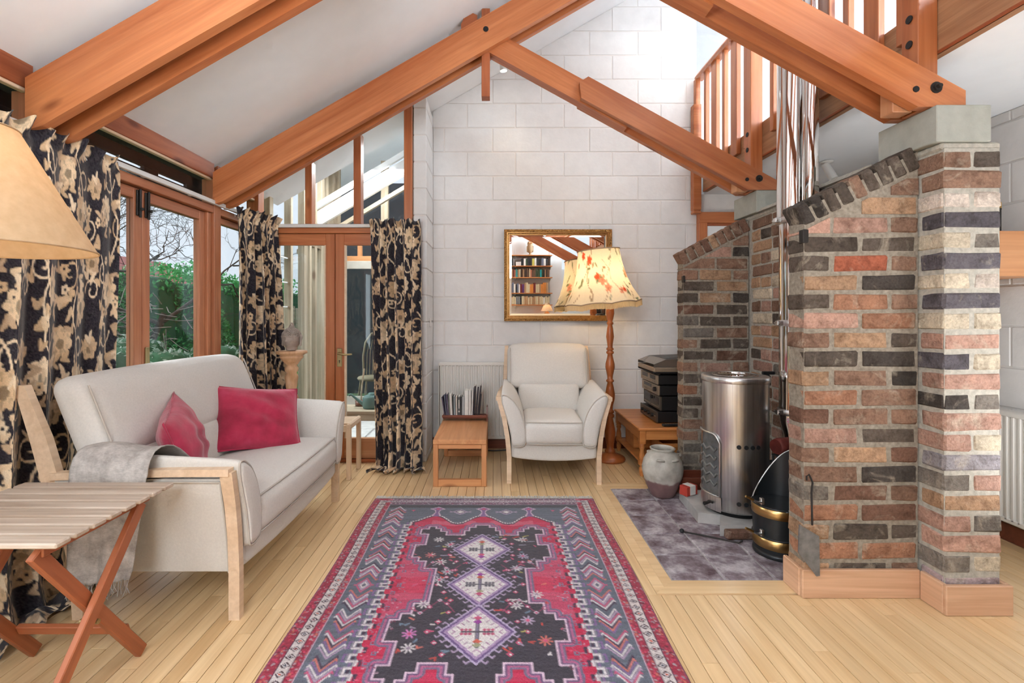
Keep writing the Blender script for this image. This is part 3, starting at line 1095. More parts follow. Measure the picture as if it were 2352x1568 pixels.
G().lathe([(0, .802), (.128, .802), (.132, .806), (.126, .812), (.10, .813), (.098, .807), (0, .807)], 48).build('top_plate', 'chrome', st)


def arc_panel(g, a0, a1, z0, z1, r, th=.006, n=18, round_top=0.0):
    def fn(u, v):
        a = math.radians(a0 + (a1 - a0) * u)
        e = abs(u - .5) * 2
        zt = z1 - round_top * max(0, (e - .62) / .38) ** 2
        return (r * math.cos(a), r * math.sin(a), z0 + (zt - z0) * v)
    g.grid(fn, n, 8)
    return g


plain('fire_log', rgb(112, 112, 110), .5)
door = arc_panel(G(), 141, 219, .112, .472, R + .004, round_top=.05).build('stove_door', 'fire_glass', st)
fr = G()
pts = []
for u in np.linspace(0, 1, 25):
    a = math.radians(141 + 78 * u)
    e = abs(u - .5) * 2
    pts.append(((R + .007) * math.cos(a), (R + .007) * math.sin(a), .472 - .05 * max(0, (e - .62) / .38) ** 2))
a0, a1 = math.radians(141), math.radians(219)
low = [((R + .007) * math.cos(a), (R + .007) * math.sin(a), .112) for a in np.linspace(a1, a0, 18)]
fr.tube(pts + [((R + .007) * math.cos(a1), (R + .007) * math.sin(a1), .3)] + low + [((R + .007) * math.cos(a0), (R + .007) * math.sin(a0), .3), pts[0]], .006, 6)
fr.build('door_frame', 'steel_brushed', door)
for k in range(5):  # plain grey zigzag log shapes on the door glass
    zz = .17 + .05 * k
    G().tube([((R + .0055) * math.cos(math.radians(a)), (R + .0055) * math.sin(math.radians(a)), zz + (.022 if j % 2 else 0)) for j, a in enumerate((170, 180, 190, 200, 209, 213))], .008, 6).build('log_bar', 'fire_log', door)
dr = arc_panel(G(), 141, 221, .022, .105, R + .006).build('ash_drawer', 'steel_brushed', st)
G().tube([((R + .01) * math.cos(a), (R + .01) * math.sin(a), .066) for a in np.linspace(math.radians(206), math.radians(196), 5)], .006, 6).cyl(((R + .01) * math.cos(3.5), (R + .01) * math.sin(3.5), .066), ((R + .055) * math.cos(3.5), (R + .055) * math.sin(3.5), .062), .007, .011, 10).build('knob', 'iron', dr)
for z in (.415, .09):
    for a in (250, 262, 273, 284):
        a = math.radians(a)
        q = Vector((math.cos(a), math.sin(a), 0))
        G().cyl(q * (R - .004) + Vector((0, 0, z)), q * (R + .003) + Vector((0, 0, z)), .0125, n=14).build('vent_hole', 'black_iron', body)

# flue pipes
fl = thing('flue_pipe', 'tall polished steel flue rising behind the stove', 'flue', (1.75, 2.84, .45))
G().lathe([(.045, .0), (.045, .08), (.068, .16), (.068, .20)], 32).build('reducer', 'chrome', fl)
G().lathe([(.068, .2), (.068, 1.36)], 40).build('lower_pipe', 'chrome', fl)
G().lathe([(.080, 1.36), (.080, 3.9)], 40).build('upper_pipe', 'chrome', fl)
for z, r in ((1.34, .083), (.74, .071), (.22, .071)):
    g = G().lathe([(r, z - .018), (r + .004, z - .016), (r + .004, z + .016), (r, z + .018)], 36)
    g.box(-r - .03, -r + .004, -.03, .0, z - .014, z + .014, .003).cyl((-r - .02, -.04, z), (-r - .02, .02, z), .006, n=8)
    g.build('clamp', 'steel_brushed', fl)
G().tube([(0, 0, .02), (0, 0, -.06), (-.04, .005, -.1), (-.14, .02, -.12)], .045, 16).build('elbow', 'iron', fl)
f2 = thing('flue_pipe', 'slimmer polished pipe standing just right of the main flue', 'flue', (1.767, 2.70, .07))
G().lathe([(.0, .0), (.04, .0), (.04, 4.25), (0, 4.25)], 32).build('pipe', 'chrome', f2)

# ================================================================== fireside things
# tall black poker with T handle leaning behind the stove
t = thing('fire_iron', 'black T-handled fire iron standing behind the steel stove', 'fire iron', (1.70, 3.02, .07))
G().cyl((0, 0, 0), (.012, 0, .80), .007, n=8).build('rod', 'black_iron', t)
G().box(-.025, .05, -.012, .012, .795, .815, .004).build('handle', 'black_iron', t)
# poker lying on the tiles
t = thing('poker', 'steel poker with round black knob lying on the hearth tiles', 'poker', (1.06, 2.73, .012))
G().tube([(0, 0, .004), (.13, -.055, .0), (.26, -.122, -.002), (.274, -.128, .008), (.27, -.132, .014)], .0048, 8).build('rod', 'iron', t)
G().lathe([(0, -.013), (.01, -.009), (.0135, 0), (.01, .009), (0, .013)], 14, (0, 0, .007)).build('knob', 'black_iron', t)

# coal scuttle
sc = thing('coal_scuttle', 'black coal scuttle with brass bands beside the brick cheek', 'coal scuttle', (1.478, 2.52, .004))
plain('scuttle_black', rgb(38, 40, 42), .35, .3)
plain('brass', rgb(196, 160, 104), .28, 1.0)


def scut(r0, r1, z0, ztop):
    def fn(u, v):
        a = 2 * PI * u
        zt = ztop(a)
        z = z0 + (zt - z0) * v
        r = r0 + (r1 - r0) * (z - z0) / .45
        flare = max(0, (z - .30)) ** 1.5 * .25 * (1 - math.cos(a - PI * 1.0)) * .0
        return ((r + flare) * math.cos(a), (r + flare) * math.sin(a), z)
    return fn


top = lambda a: .34 + .145 * math.cos(a - .35) + .03 * math.cos(2 * (a - .35))
G().grid(scut(.113, .127, .022, top), 48, 14, wrap=True).grid(scut(.107, .121, .028, top), 48, 14, wrap=True).lathe([(0, .024), (.11, .024)], 40).build('bucket', 'scuttle_black', sc)
rim = []
for k in range(49):
    a = 2 * PI * k / 48
    z = top(a)
    r = .11 + .014 * (z - .02) / .45
    rim.append((r * 1.02 * math.cos(a), r * 1.02 * math.sin(a), z))
G().tube(rim, .004, 6, False).build('rim', 'steel_brushed', sc)
G().lathe([(.103, 0), (.117, .0), (.119, .012), (.114, .024), (.103, .024)], 48).build('foot_ring', 'scuttle_black', sc)
for z0, z1 in ((.045, .095), (.205, .252)):
    r = .1145 + .014 * z0 / .45
    G().lathe([(r, z0), (r + .002, z0 + .002), (r + .0025, z1 - .002), (r, z1)], 48).build('brass_band', 'brass', sc)
    G().lathe([(r, z1), (r + .005, z1 + .004), (r, z1 + .008)], 48).build('rib', 'scuttle_black', sc)
for z in (.29, .13):
    h = G().box(-.122, -.104, -.065, -.045, z - .022, z + .012, .003)
    h.tube([(-.115, -.06, z - .01), (-.155, -.075, z), (-.175, -.078, z + .012)], .005, 8).build('handle_bracket', 'steel_brushed', sc)
    G().cyl((-.17, -.078, z + .010), (-.21, -.082, z + .03), .007, .006, 10).build('grip', 'brass', sc)

# shovel hanging on the end of the near cheek
t = thing('ash_shovel', 'grey metal ash shovel hanging on the end of the brick cheek', 'shovel', (1.345, 2.1, .17), rot=(0, 0, 0))
plain('zinc', rgb(134, 136, 140), .5, .6, var=.15, nscale=30)
g = G()
g.tube([(.03, .0, .36), (.022, .0, .375), (.012, 0, .368), (.012, 0, .35)], .004, 6)
g.tube([(.03, .0, .36), (.038, .0, .34), (.03, -.005, .30), (.03, -.01, .16)], .004, 6)
g.build('handle', 'iron', t)
G().add([(-.03, -.012, .165), (.055, -.012, .115), (.058, -.012, -.055), (.044, -.012, -.058), (-.034, -.012, .045), (-.034, -.018, .045), (.044, -.018, -.058), (.058, -.018, -.055), (.055, -.018, .115), (-.03, -.018, .165)],
        [(0, 1, 2, 3, 4), (9, 5, 6, 7, 8)[::1], (0, 9, 8, 1), (1, 8, 7, 2), (2, 7, 6, 3), (3, 6, 5, 4), (4, 5, 9, 0)]).build('blade', 'zinc', t)

# stoneware jar
t = NT('stoneware')
v = t.coord(rand=False)
tc = t.n('TexCoord')
sp = t.n('SeparateXYZ')
t.l(tc.outputs['Object'], sp.inputs[0])
f = t.noise(v, 14, 5)
hh = t.n('Math', operation='MULTIPLY_ADD')
hh.inputs[1].default_value = .06
t.l(f, hh.inputs[0])
t.l(sp.outputs[2], hh.inputs[2])
m1 = t.ramp(hh.outputs[0], [(.138, (0, 0, 0, 1)), (.150, (1, 1, 1, 1))])
c1 = t.ramp(f, [(.3, rgb(112, 84, 84)), (.7, rgb(134, 104, 100))])
c2 = t.ramp(f, [(.3, rgb(150, 144, 134)), (.7, rgb(196, 192, 182))])
t.base(t.mix(c1, c2, m1))
t.set(Roughness=.4)
t.bump(t.noise(v, 24, 4), .25, .006)
jr = thing('stoneware_jar', 'grey glazed stoneware jar with bare brown base on the hearth', 'jar', (1.152, 3.31, .006))
prof = [(0, 0), (.072, 0), (.078, .01), (.112, .08), (.132, .15), (.136, .19), (.126, .24), (.10, .283), (.075, .30), (.072, .306), (.082, .316), (.084, .322), (.078, .325), (.07, .318), (.066, .30), (.09, .27)]
G().lathe(prof, 44).build('pot', 'stoneware', jr)
for a in (-2.0, -1.15, .2, 2.0):
    q = Vector((math.cos(a), math.sin(a), 0))
    w = Vector((-q.y, q.x, 0))
    G().tube([q * .113 + w * .022 + Vector((0, 0, .262)), q * .128 + w * .015 + Vector((0, 0, .268)), q * .133 + Vector((0, 0, .27)), q * .128 - w * .015 + Vector((0, 0, .268)), q * .113 - w * .022 + Vector((0, 0, .262))], .007, 8).build('lug', 'stoneware', jr)
# small things tucked round the stove
t = thing('log_box', 'dark brown wooden kindling box behind the stoneware jar', 'box', (1.40, 3.42, .004))
for n_, a in (('side', (-.125, .125, -.09, -.078, 0, .11)), ('side', (-.125, .125, .078, .09, 0, .11)), ('end', (-.125, -.113, -.078, .078, 0, .11)), ('end', (.113, .125, -.078, .078, 0, .11)), ('base', (-.113, .113, -.078, .078, 0, .01))):
    G().box(*a, .002).build(n_, 'mahogany', t)
t = thing('firelighter_box', 'small red and white carton beside the stove', 'carton', (1.27, 3.16, .067), .5)
plain('red_card', rgb(178, 58, 44), .6)
plain('white_card', rgb(226, 222, 216), .6)
G().box(-.05, .05, -.03, .03, 0, .06, .002).build('carton', 'red_card', t)
G().box(-.02, .03, -.0315, .0315, .003, .0615).build('printed_band', 'white_card', t)
t = thing('log', 'reddish split log lying behind the coal scuttle', 'log', (1.655, 2.735, .499), .3)
plain('red_bark', rgb(112, 44, 36), .7, var=.2, nscale=20)
G().lathe([(0, -.08), (.04, -.08), (.046, -.06), (.045, .06), (.04, .08), (0, .08)], 20).build('bark', 'red_bark', t, TR(ry=PI / 2))
G().lathe([(0, 0), (.04, 0)], 20).build('cut_end', 'red_bark', t, TR(x=-.081, ry=-PI / 2))
t = thing('log_holder', 'black iron log holder behind the coal scuttle', 'log holder', (1.655, 2.735, .065), .3)
for dx in (-.06, .06):
    for dy in (-.035, .035):
        G().cyl((dx, dy, 0), (dx, dy, .375), .005, n=8).build('leg', 'black_iron', t)
G().box(-.07, .07, -.04, .04, .375, .384, .003).build('tray', 'black_iron', t)
# ================================================================== upholstered seats
def tag_color(o, c):
    o.color = c
    return o


def bar(g, pts, ha, hb, axis='z'):
    """square-section bar through pts; section spans x/y (axis z) or x/z (axis y)"""
    o = len(g.v)
    vs = []
    for i, p in enumerate(pts):
        a = ha[i] if isinstance(ha, (list, tuple)) else ha
        b = hb[i] if isinstance(hb, (list, tuple)) else hb
        for sx, sy in ((-1, -1), (1, -1), (1, 1), (-1, 1)):
            vs.append((p[0] + sx * a, p[1] + sy * b, p[2]) if axis == 'z' else (p[0] + sx * a, p[1], p[2] + sy * b))
    n = len(pts)
    fs = [(i * 4 + k, i * 4 + (k + 1) % 4, (i + 1) * 4 + (k + 1) % 4, (i + 1) * 4 + k) for i in range(n - 1) for k in range(4)]
    fs += [(3, 2, 1, 0), tuple((n - 1) * 4 + k for k in range(4))]
    return g.add(vs, fs)


def lounge(name, label, cat, W, loc, rz):
    t = thing(name, label, cat, loc, rz)
    hw = W / 2
    e = hw - .35                                   # how much wider than the armchair, each side
    prof = [(.302, .275), (.255, .268), (.208, .28), (.20, .36), (.213, .45), (.243, .54), (.292, .615), (.345, .655), (.385, .66), (.384, .61), (.358, .53), (.330, .44), (.312, .35)]
    cx = sum(p[0] for p in prof) / len(prof)
    cz = sum(p[1] for p in prof) / len(prof)
    for s in (-1, 1):
        x0 = s * (hw - .022)
        fr = G()
        bar(fr, [(x0, .0, 0), (x0, .0, .20), (x0 + s * .012, -.002, .34), (x0 + s * .036, -.004, .48), (x0 + s * .074, -.006, .622)], .017, [.022, .022, .022, .023, .025])
        fr.build('leg', 'oak_pale', t)
        fr = G()
        bar(fr, [(x0, .635, 0), (x0, .645, .20), (x0 + s * .014, .66, .36), (x0 + s * .045, .70, .56), (x0 + s * .04, .76, .75), (x0 + s * .03, .845, .955)], .016, [.022, .025, .030, .037, .034, .022])
        fr.build('leg', 'oak_pale', t)
        fr = G()
        bar(fr, [(x0 + s * .076, -.02, .622), (x0 + s * .072, .2, .620), (x0 + s * .064, .45, .612), (x0 + s * .05, .705, .598)], .020, .014, 'y')
        fr.build('arm_rail', 'oak_pale', t)

        def side(u, v, off):
            z = .19 + .40 * v
            lean = 0.068 * max(0, (z - .22) / .38) ** 1.3
            return (x0 + s * (lean - .004 + off), .02 + u * (.615 + .05 * v), z)
        pn = G().grid(lambda u, v: side(u, v, .012 if 0 < u < 1 and 0 < v < 1 else .004), 12, 10)
        pn.grid(lambda u, v: side(u, v, -.010), 12, 10)
        pnl = pn.build('side_panel', 'linen', t)
        rim_ = [side(0.01, v_, .012) for v_ in np.linspace(0, .97, 8)] + [side(u_, .97, .012) for u_ in np.linspace(.1, .97, 8)]
        G().tube(rim_, .004, 6).build('piping', 'linen_piping', pnl)

        # arm: outline lofted from front to back, its front edge rounded over
        ring = []
        m = 5
        P = []
        for i in range(len(prof)):
            a, b = prof[i], prof[(i + 1) % len(prof)]
            for q in range(m):
                P.append((a[0] + (b[0] - a[0]) * q / m, a[1] + (b[1] - a[1]) * q / m))
        for _ in range(3):
            P = [tuple((P[i - 1][k] + 2 * P[i][k] + P[(i + 1) % len(P)][k]) / 4 for k in (0, 1)) for i in range(len(P))]
        n = len(P)
        secs = [(-.052, .0), (-.052, .80), (-.048, .90), (-.036, .965), (-.015, 1.0), (.1, 1.01), (.25, 1.0), (.40, 1.0), (.56, .98), (.60, .9), (.605, 0.0)]
        vs = []
        for y, k in secs:
            for (px, pz) in P:
                up = .035 * max(0, y / .6) * max(0, (pz - .45) / .2)
                vs.append((s * (e + cx + (px - cx) * k), y, cz + (pz - cz) * k + up))
        ar = G().add(vs, [(j * n + i, j * n + (i + 1) % n, (j + 1) * n + (i + 1) % n, (j + 1) * n + i) for j in range(len(secs) - 1) for i in range(n)], True)
        arm = ar.build('arm', 'linen', t)
        pp = [(s * (e + cx + (px - cx) * .97), -.042, cz + (pz - cz) * .97) for (px, pz) in P]
        G().tube(pp + pp[:1], .0042, 6, False).build('piping', 'linen_piping', arm)
    # apron and seat
    G().soft(hw - .035, .315, .062, .02, (0, .305, .252), 16, deform=lambda w: (w.x, w.y, w.z - .03 * (1 - (w.x / hw) ** 2) * (1 if w.z < 0 else 0))).build('seat_base', 'linen', t)
    iw = .225 + e
    seat = G().soft(iw, .285, .088, .05, (0, .235, .372), 22, puff=(0, .02, .022)).build('seat_cushion', 'linen', t)
    for z in (.448, .297):
        yy = lambda x: -.046 - .018 * (1 - (x / iw) ** 2) * .6
        G().tube([(x, yy(x) + (.012 if z > .4 else .006), z + (.006 if z > .4 else 0)) for x in np.linspace(-iw + .02, iw - .02, 24)], .0042, 6).build('piping', 'linen_piping', seat)
    lean = lambda k: (lambda w: (w.x, w.y + k * w.z, w.z))
    G().soft(iw + .03, .08, .125, .04, (0, .54, .545), 18, puff=(0, .022, .004), deform=lean(.18)).build('lumbar_cushion', 'linen', t)
    bw = hw + .0
    back = G().soft(bw, .085, .178, .07, (0, .632, .80), 24, puff=(.0, .028, .012), deform=lean(.40)).build('back_cushion', 'linen', t)
    for s in (-1, 1):
        G().tube([(s * (bw - .028), .632 - .072 + .40 * z - .012, .80 + z) for z in np.linspace(-.15, .15, 10)], .0042, 6).build('piping', 'linen_piping', back)
    return t


lounge('sofa', 'cream two seat sofa with pale wood frame under the window', 'sofa', 1.28, (-1.055, 2.595, 0), PI / 2)
lounge('armchair', 'cream upholstered armchair with pale wood legs under the mirror', 'armchair', .70, (.438, 3.555, 0), -.04)


# ---- scatter cushions
t = NT('crimson_velvet')
v = t.coord()
f = t.noise(v, 7, 4)
t.base(t.ramp(f, [(.3, rgb(150, 22, 56)), (.6, rgb(190, 40, 78)), (.8, rgb(204, 66, 104))]))
t.set(Roughness=.85)
t.b.inputs['Sheen Weight'].default_value = .5
t.bump(t.noise(v, 9, 3), .35, .02)


def pillow(name, label, loc, normal, up, w, h, th, roll=0.0):
    n = Vector(normal).normalized()
    u = Vector(up)
    x = u.cross(n).normalized()
    y = n.cross(x).normalized()
    R_ = Matrix((x, y, n)).transposed().to_4x4() @ Matrix.Rotation(roll, 4, 'Z')
    t = thing(name, label, 'cushion', loc)
    t.rotation_euler = R_.to_euler()
    N = 30
    g = G()
    for s in (1, -1):
        def fn(a, b):
            p, q = 2 * a - 1, 2 * b - 1
            cr = 1 - .07 * (1 - abs(p) ** 2) * abs(q) ** 3
            cq = 1 - .07 * (1 - abs(q) ** 2) * abs(p) ** 3
            hgt = th * ((1 - abs(p) ** 2.2) * (1 - abs(q) ** 2.2)) ** .55
            wr = .010 * math.sin(9 * p + 4 * q) * math.sin(7 * q - 3 * p) * (1 - abs(p)) * (1 - abs(q)) * 2
            return (p * w / 2 * cq, q * h / 2 * cr, s * (hgt + wr))
        g.grid(fn if s > 0 else (lambda a, b: fn(1 - a, b)), N, N)
    g.build('cover', 'crimson_velvet', t)
    edge = []
    for k in range(80):
        f_ = k / 20
        sd, r = int(f_), f_ - int(f_)
        p, q = [(-1 + 2 * r, -1), (1, -1 + 2 * r), (1 - 2 * r, 1), (-1, 1 - 2 * r)][sd]
        cr = 1 - .07 * (1 - abs(p) ** 2) * abs(q) ** 3
        cq = 1 - .07 * (1 - abs(q) ** 2) * abs(p) ** 3
        edge.append((p * w / 2 * cq, q * h / 2 * cr, 0))
    G().tube(edge + edge[:1], .0045, 6, False).build('piping', 'crimson_velvet', t)
    return t


pillow('cushion', 'crimson velvet cushion standing on edge beside the draped throw', (-1.47, 2.29, .635), (.90, .42, .30), (0, 0, 1), .42, .38, .085, .2)
pillow('cushion', 'crimson velvet cushion leaning in the far corner of the sofa', (-1.38, 2.83, .635), (.62, -.62, .55), (0, 0, 1), .47, .39, .08, -.16)

# ---- woven throw over the near arm
t = NT('grey_weave')
v = t.coord(rand=False)
f = t.noise(v, 16, 5, .7)
f3 = t.noise(t.coord(scale=(1, 8, 8), rand=False), 60, 2)
c = t.ramp(f, [(.3, rgb(150, 142, 136)), (.7, rgb(214, 208, 202))])
t.base(t.mix(c, t.ramp(f3, [(.3, (.75, .75, .75, 1)), (.7, (1.05, 1.05, 1.05, 1))]), .7, 'MULTIPLY'))
t.set(Roughness=.95)
t.bump(f3, .3, .003)
th = thing('throw', 'grey woven throw with fringe draped over the near sofa arm', 'throw', (-1.48, 1.93, .6))
path = [(.20, .0), (.165, .03), (.125, .062), (.085, .086), (.045, .098), (.01, .100), (-.025, .092), (-.05, .066), (-.062, .036), (-.066, .0), (-.066, -.08), (-.066, -.17), (-.066, -.26), (-.066, -.36), (-.066, -.40)]


def thr(u, v):
    k = v * (len(path) - 1)
    i = min(int(k), len(path) - 2)
    r = k - i
    y = path[i][0] + (path[i + 1][0] - path[i][0]) * r
    z = path[i][1] + (path[i + 1][1] - path[i][1]) * r
    hang = max(0, v - .62) / .38
    fold = .012 * hang * math.sin(u * 17 + 1.0) + .006 * math.sin(u * 9)
    xx = (-.15 + .30 * u) * (1 - .20 * hang) - .035 * hang
    return (xx, y - abs(fold) * hang * .9 - .008, z + .012 + .01 * math.sin(u * 6) * (1 - hang) + .03 * hang * (u - .5))


o = G().grid(thr, 40, 60).build('cloth', 'grey_weave', th)
m = o.modifiers.new('thickness', 'SOLIDIFY')
m.thickness = .004
fr = G()
for k in range(34):
    u = (k + .5) / 34
    p = Vector(thr(u, 1.0))
    L = random.uniform(.035, .07)
    fr.tube([p, p + Vector((random.uniform(-.006, .006), -.004, -L * .5)), p + Vector((random.uniform(-.012, .012), .0, -L))], .0013, 4)
tag(fr.build('fringe', 'grey_weave', th), kind='stuff')

# ================================================================== folding slatted table, foreground
ft = thing('folding_table', 'folding slatted wooden table with bleached top and crossed legs', 'table', (-1.45, 1.588, 0))
for k in range(8):
    y = -.222 + .0635 * k
    plank('slat', (-.33, y, .596), (.235, y, .596), .016, .0515, 'teak_bleached', ft, b=.004)
for x in (.165, -.17):
    plank('bearer', (x, -.225, .570), (x, .20, .570), .034, .026, 'teak', ft, b=.003)
for x, s in ((.19, 1), (-.195, 1)):
    plank('leg', (x, .135, .57), (x - .002, -.30, .012), .042, .022, 'teak', ft, up=(0, 1, 1), b=.003)
    plank('leg', (x - .028, -.235, .57), (x - .030, .18, .012), .042, .022, 'teak', ft, up=(0, -1, 1), b=.003)
    G().cyl((x + .012, -.062, .272), (x - .045, -.062, .272), .008, n=10).build('pivot', 'brass_dull', ft)
plank('stretcher', (-.19, -.215, .155), (.185, -.215, .155), .055, .018, 'teak_bleached', ft, b=.003, up=(0, .35, 1))
plank('stretcher', (-.215, .105, .14), (.17, .105, .14), .036, .018, 'teak', ft, b=.003, up=(0, -.4, 1))

# ---- stool by the far end of the sofa
so = thing('side_stool', 'low pale wood stool tucked behind the far sofa arm', 'stool', (-1.28, 3.76, 0))
for sx in (-1, 1):
    for sy in (-1, 1):
        plank('leg', (sx * .19, sy * .13, 0), (sx * .19, sy * .13, .40), .032, .036, 'oak_pale', so, up=(1, 0, 0))
    plank('rail', (sx * .19, -.148, .40), (sx * .19, .148, .40), .05, .034, 'oak_pale', so, b=.010)
for sy in (-1, 1):
    plank('rail', (-.175, sy * .13, .385), (.175, sy * .13, .385), .05, .022, 'oak_pale', so)
for k in range(5):
    plank('slat', (-.19, -.10 + .05 * k, .418), (.19, -.10 + .05 * k, .418), .012, .042, 'oak_pale', so)

# ================================================================== low bench with the book rest
be = thing('low_bench', 'low pine bench table with open square end frames beside the radiator', 'table', (-.2475, 3.87, 0))
plank('top', (0, -.39, .321), (0, .395, .321), .034, .386, 'pine', be, b=.003)
for y in (-.372, .375):
    f = bpy.data.objects.new('end_frame', None)
    C.objects.link(f)
    f.parent = be
    for x in (-.174, .174):
        plank('upright', (x, y, 0), (x, y, .303), .036, .036, 'pine', f, up=(1, 0, 0))
    plank('rail', (-.156, y, .287), (.156, y, .287), .03, .034, 'pine', f)
    plank('rail', (-.156, y, .026), (.156, y, .026), .05, .036, 'pine', f)
br = thing('book_rest', 'dark red wood book rest holding a row of books on the bench', 'book rest', (-.25, 4.14, .338))
plank('base_rail', (-.19, -.055, .042), (.19, -.055, .042), .02, .016, 'mahogany', br)
plank('base_rail', (-.19, .05, .032), (.19, .05, .032), .02, .016, 'mahogany', br)
G().box(-.185, .185, -.05, .05, .022, .030, .002).build('shelf', 'mahogany', br)
for x in (.19,):
    G().prism([(-.06, .0), (-.035, .0), (-.03, .02), (.03, .02), (.035, 0), (.06, 0), (.06, .11), (.045, .12), (-.045, .12), (-.06, .06)], x - .006, x + .006, 'yz').build('end_panel', 'mahogany', br)
tinted('book_cloth', .55, .08, 30, .05, 200, .4)
tinted('book_paper', .9, .05, 80, .1, 300, .1)


def book(label, x, y, z, w, h, d, col, tilt=0.0, group=None, rz=0.0, name='book', parent=None, simple=False, cat='book'):
    """upright book, spine facing -y; origin at its foot"""
    if simple:
        o = G().box(-w / 2, w / 2, 0, d, 0, h, min(.0025, w * .2)).build(name, 'book_cloth', None, TR(x, y, z, ry=tilt, rz=rz), color=col)
        return tag(o, label, cat, group)
    t = thing(name, label, cat, (x, y, z), group=group)
    t.rotation_euler = (0, tilt, rz)
    G().box(-w / 2, w / 2, 0, d, 0, h, min(.003, w * .25)).build('cover', 'book_cloth', t, color=col)
    G().box(-w / 2 + .0025, w / 2 - .0025, .004, d + .0005, .003, h + .0006).build('page_block', 'book_paper', t, color=(.75, .72, .66, 1))
    return t


BK = [('slim purple-grey book leaning at the left end of the book rest', .010, .175, (92, 84, 104), -.16), ('slate blue book with pale lettering next to the leaning purple book', .012, .195, (98, 102, 122), -.10),
      ('violet-grey book third in the row on the book rest', .013, .195, (112, 104, 124), -.08), ('thin green and white booklet in the row on the book rest', .006, .19, (150, 160, 150), -.06),
      ('white book with a tall blank spine left of the grey magazines', .019, .20, (226, 222, 218), -.05), ('very thin dark booklet beside the tall white spine', .006, .18, (78, 80, 84), -.03),
      ('pale blue-grey book left of the cream paperback', .014, .178, (150, 160, 166), -.03), ('cream paperback left of the charcoal book', .013, .175, (206, 200, 194), -.02),
      ('charcoal book with a white ring emblem on its spine', .022, .175, (92, 94, 96), 0), ('thin black book right of the ring emblem book', .009, .175, (60, 60, 64), 0),
      ('silver grey book left of the widest white book', .020, .175, (176, 180, 184), 0), ('widest white book with embossed lettering on the book rest', .032, .225, (228, 226, 222), 0),
      ('white book with faint spine right of the widest white book', .020, .225, (220, 216, 212), 0), ('loose white brochure standing up behind the black folders', .010, .24, (232, 230, 228), .03),
      ('tall black folder first of the leaning black group', .012, .265, (50, 46, 54), .05), ('tall black folder second of the leaning black group', .010, .26, (58, 50, 60), .09),
      ('tall dark brown folder third of the leaning black group', .010, .27, (52, 44, 50), .11), ('short black book leaning against the right end of the book rest', .010, .20, (40, 36, 40), .09)]
x = -.422
for i, (lb, w, h, c, tl) in enumerate(BK):
    x += w / 2 + .0012
    o = book(lb, x - math.tan(tl) * .0 , 4.093, .369 + abs(math.sin(tl)) * w / 2, w, h, .115, rgb(*c), tl)
    if 'ring emblem' in lb and 'charcoal' in lb:
        G().lathe([(.004, 0), (.0075, 0), (.0075, .0012), (.004, .0012)], 14).build('emblem', 'white_card', o, TR(0, 0, .05, rx=PI / 2))
        G().box(-.003, .003, -.0012, 0, .075, .15).build('title_strip', 'white_card', o)
    x += w / 2 + .0012 + (.004 if 13 < i < 16 else 0)

# ================================================================== radiators
def radiator(label, w, h, loc, rz, mat='radiator_white'):
    t = thing('radiator', label, 'radiator', loc, rz)
    n = int(w / .033)
    vs, fs = [], []
    prof = []
    for i in range(n):
        x = -w / 2 + .012 + (w - .024) * i / n
        s = (w - .024) / n
        prof += [(x + .0 * s, -.012), (x + .30 * s, -.012), (x + .42 * s, 0), (x + .88 * s, 0)]
    prof.append((w / 2 - .012, -.012))
    for z in (.02, h - .02):
        vs += [(a, b, z) for a, b in prof]
    m = len(prof)
    g = G().add(vs, [(i, i + 1, m + i + 1, m + i) for i in range(m - 1)])
    g.build('front_panel', mat, t)
    G().box(-w / 2, w / 2, -.014, .055, h - .03, h, .006).build('top_grille', mat, t)
    G().box(-w / 2, w / 2, -.012, .03, 0, .03, .006).build('bottom_rail', mat, t)
    for s in (-1, 1):
        G().box(s * w / 2 - .006, s * w / 2 + .006, -.012, .055, .0, h - .005, .004).build('end_panel', mat, t)
    G().box(-w / 2 + .02, w / 2 - .02, .03, .045, .03, h - .03).build('rear_panel', mat, t)
    for s in (-1, 1):
        G().cyl((s * (w / 2 - .03), .02, -.09), (s * (w / 2 - .03), .02, .01), .008, n=10).build('pipe', mat, t)
    return t


radiator('long cream panel radiator on the far wall behind bench and armchair', 1.25, .70, (.12, 4.43, .10), 0)
radiator('cream panel radiator on the dining wall right of the brick pier', 1.4, .60, (2.762, 2.9, .12), -PI / 2)
# flex trailing along the skirting
o = G().tube([(-.44, 4.30, .012), (-.36, 4.38, .01), (-.20, 4.40, .01), (.0, 4.37, .01), (.2, 4.41, .01), (.5, 4.38, .01), (.85, 4.42, .01)], .006, 6).build('power_cable', 'black_iron')
tag(o, 'black cable trailing along the skirting behind the bench', 'cable')
o = G().box(-.006, .002, -.04, .04, -.04, .04, .004).build('light_switch', 'plastic_white', None, TR(-.566, 4.30, 1.17))
tag(o, 'small white light switch on the block return', 'light switch')
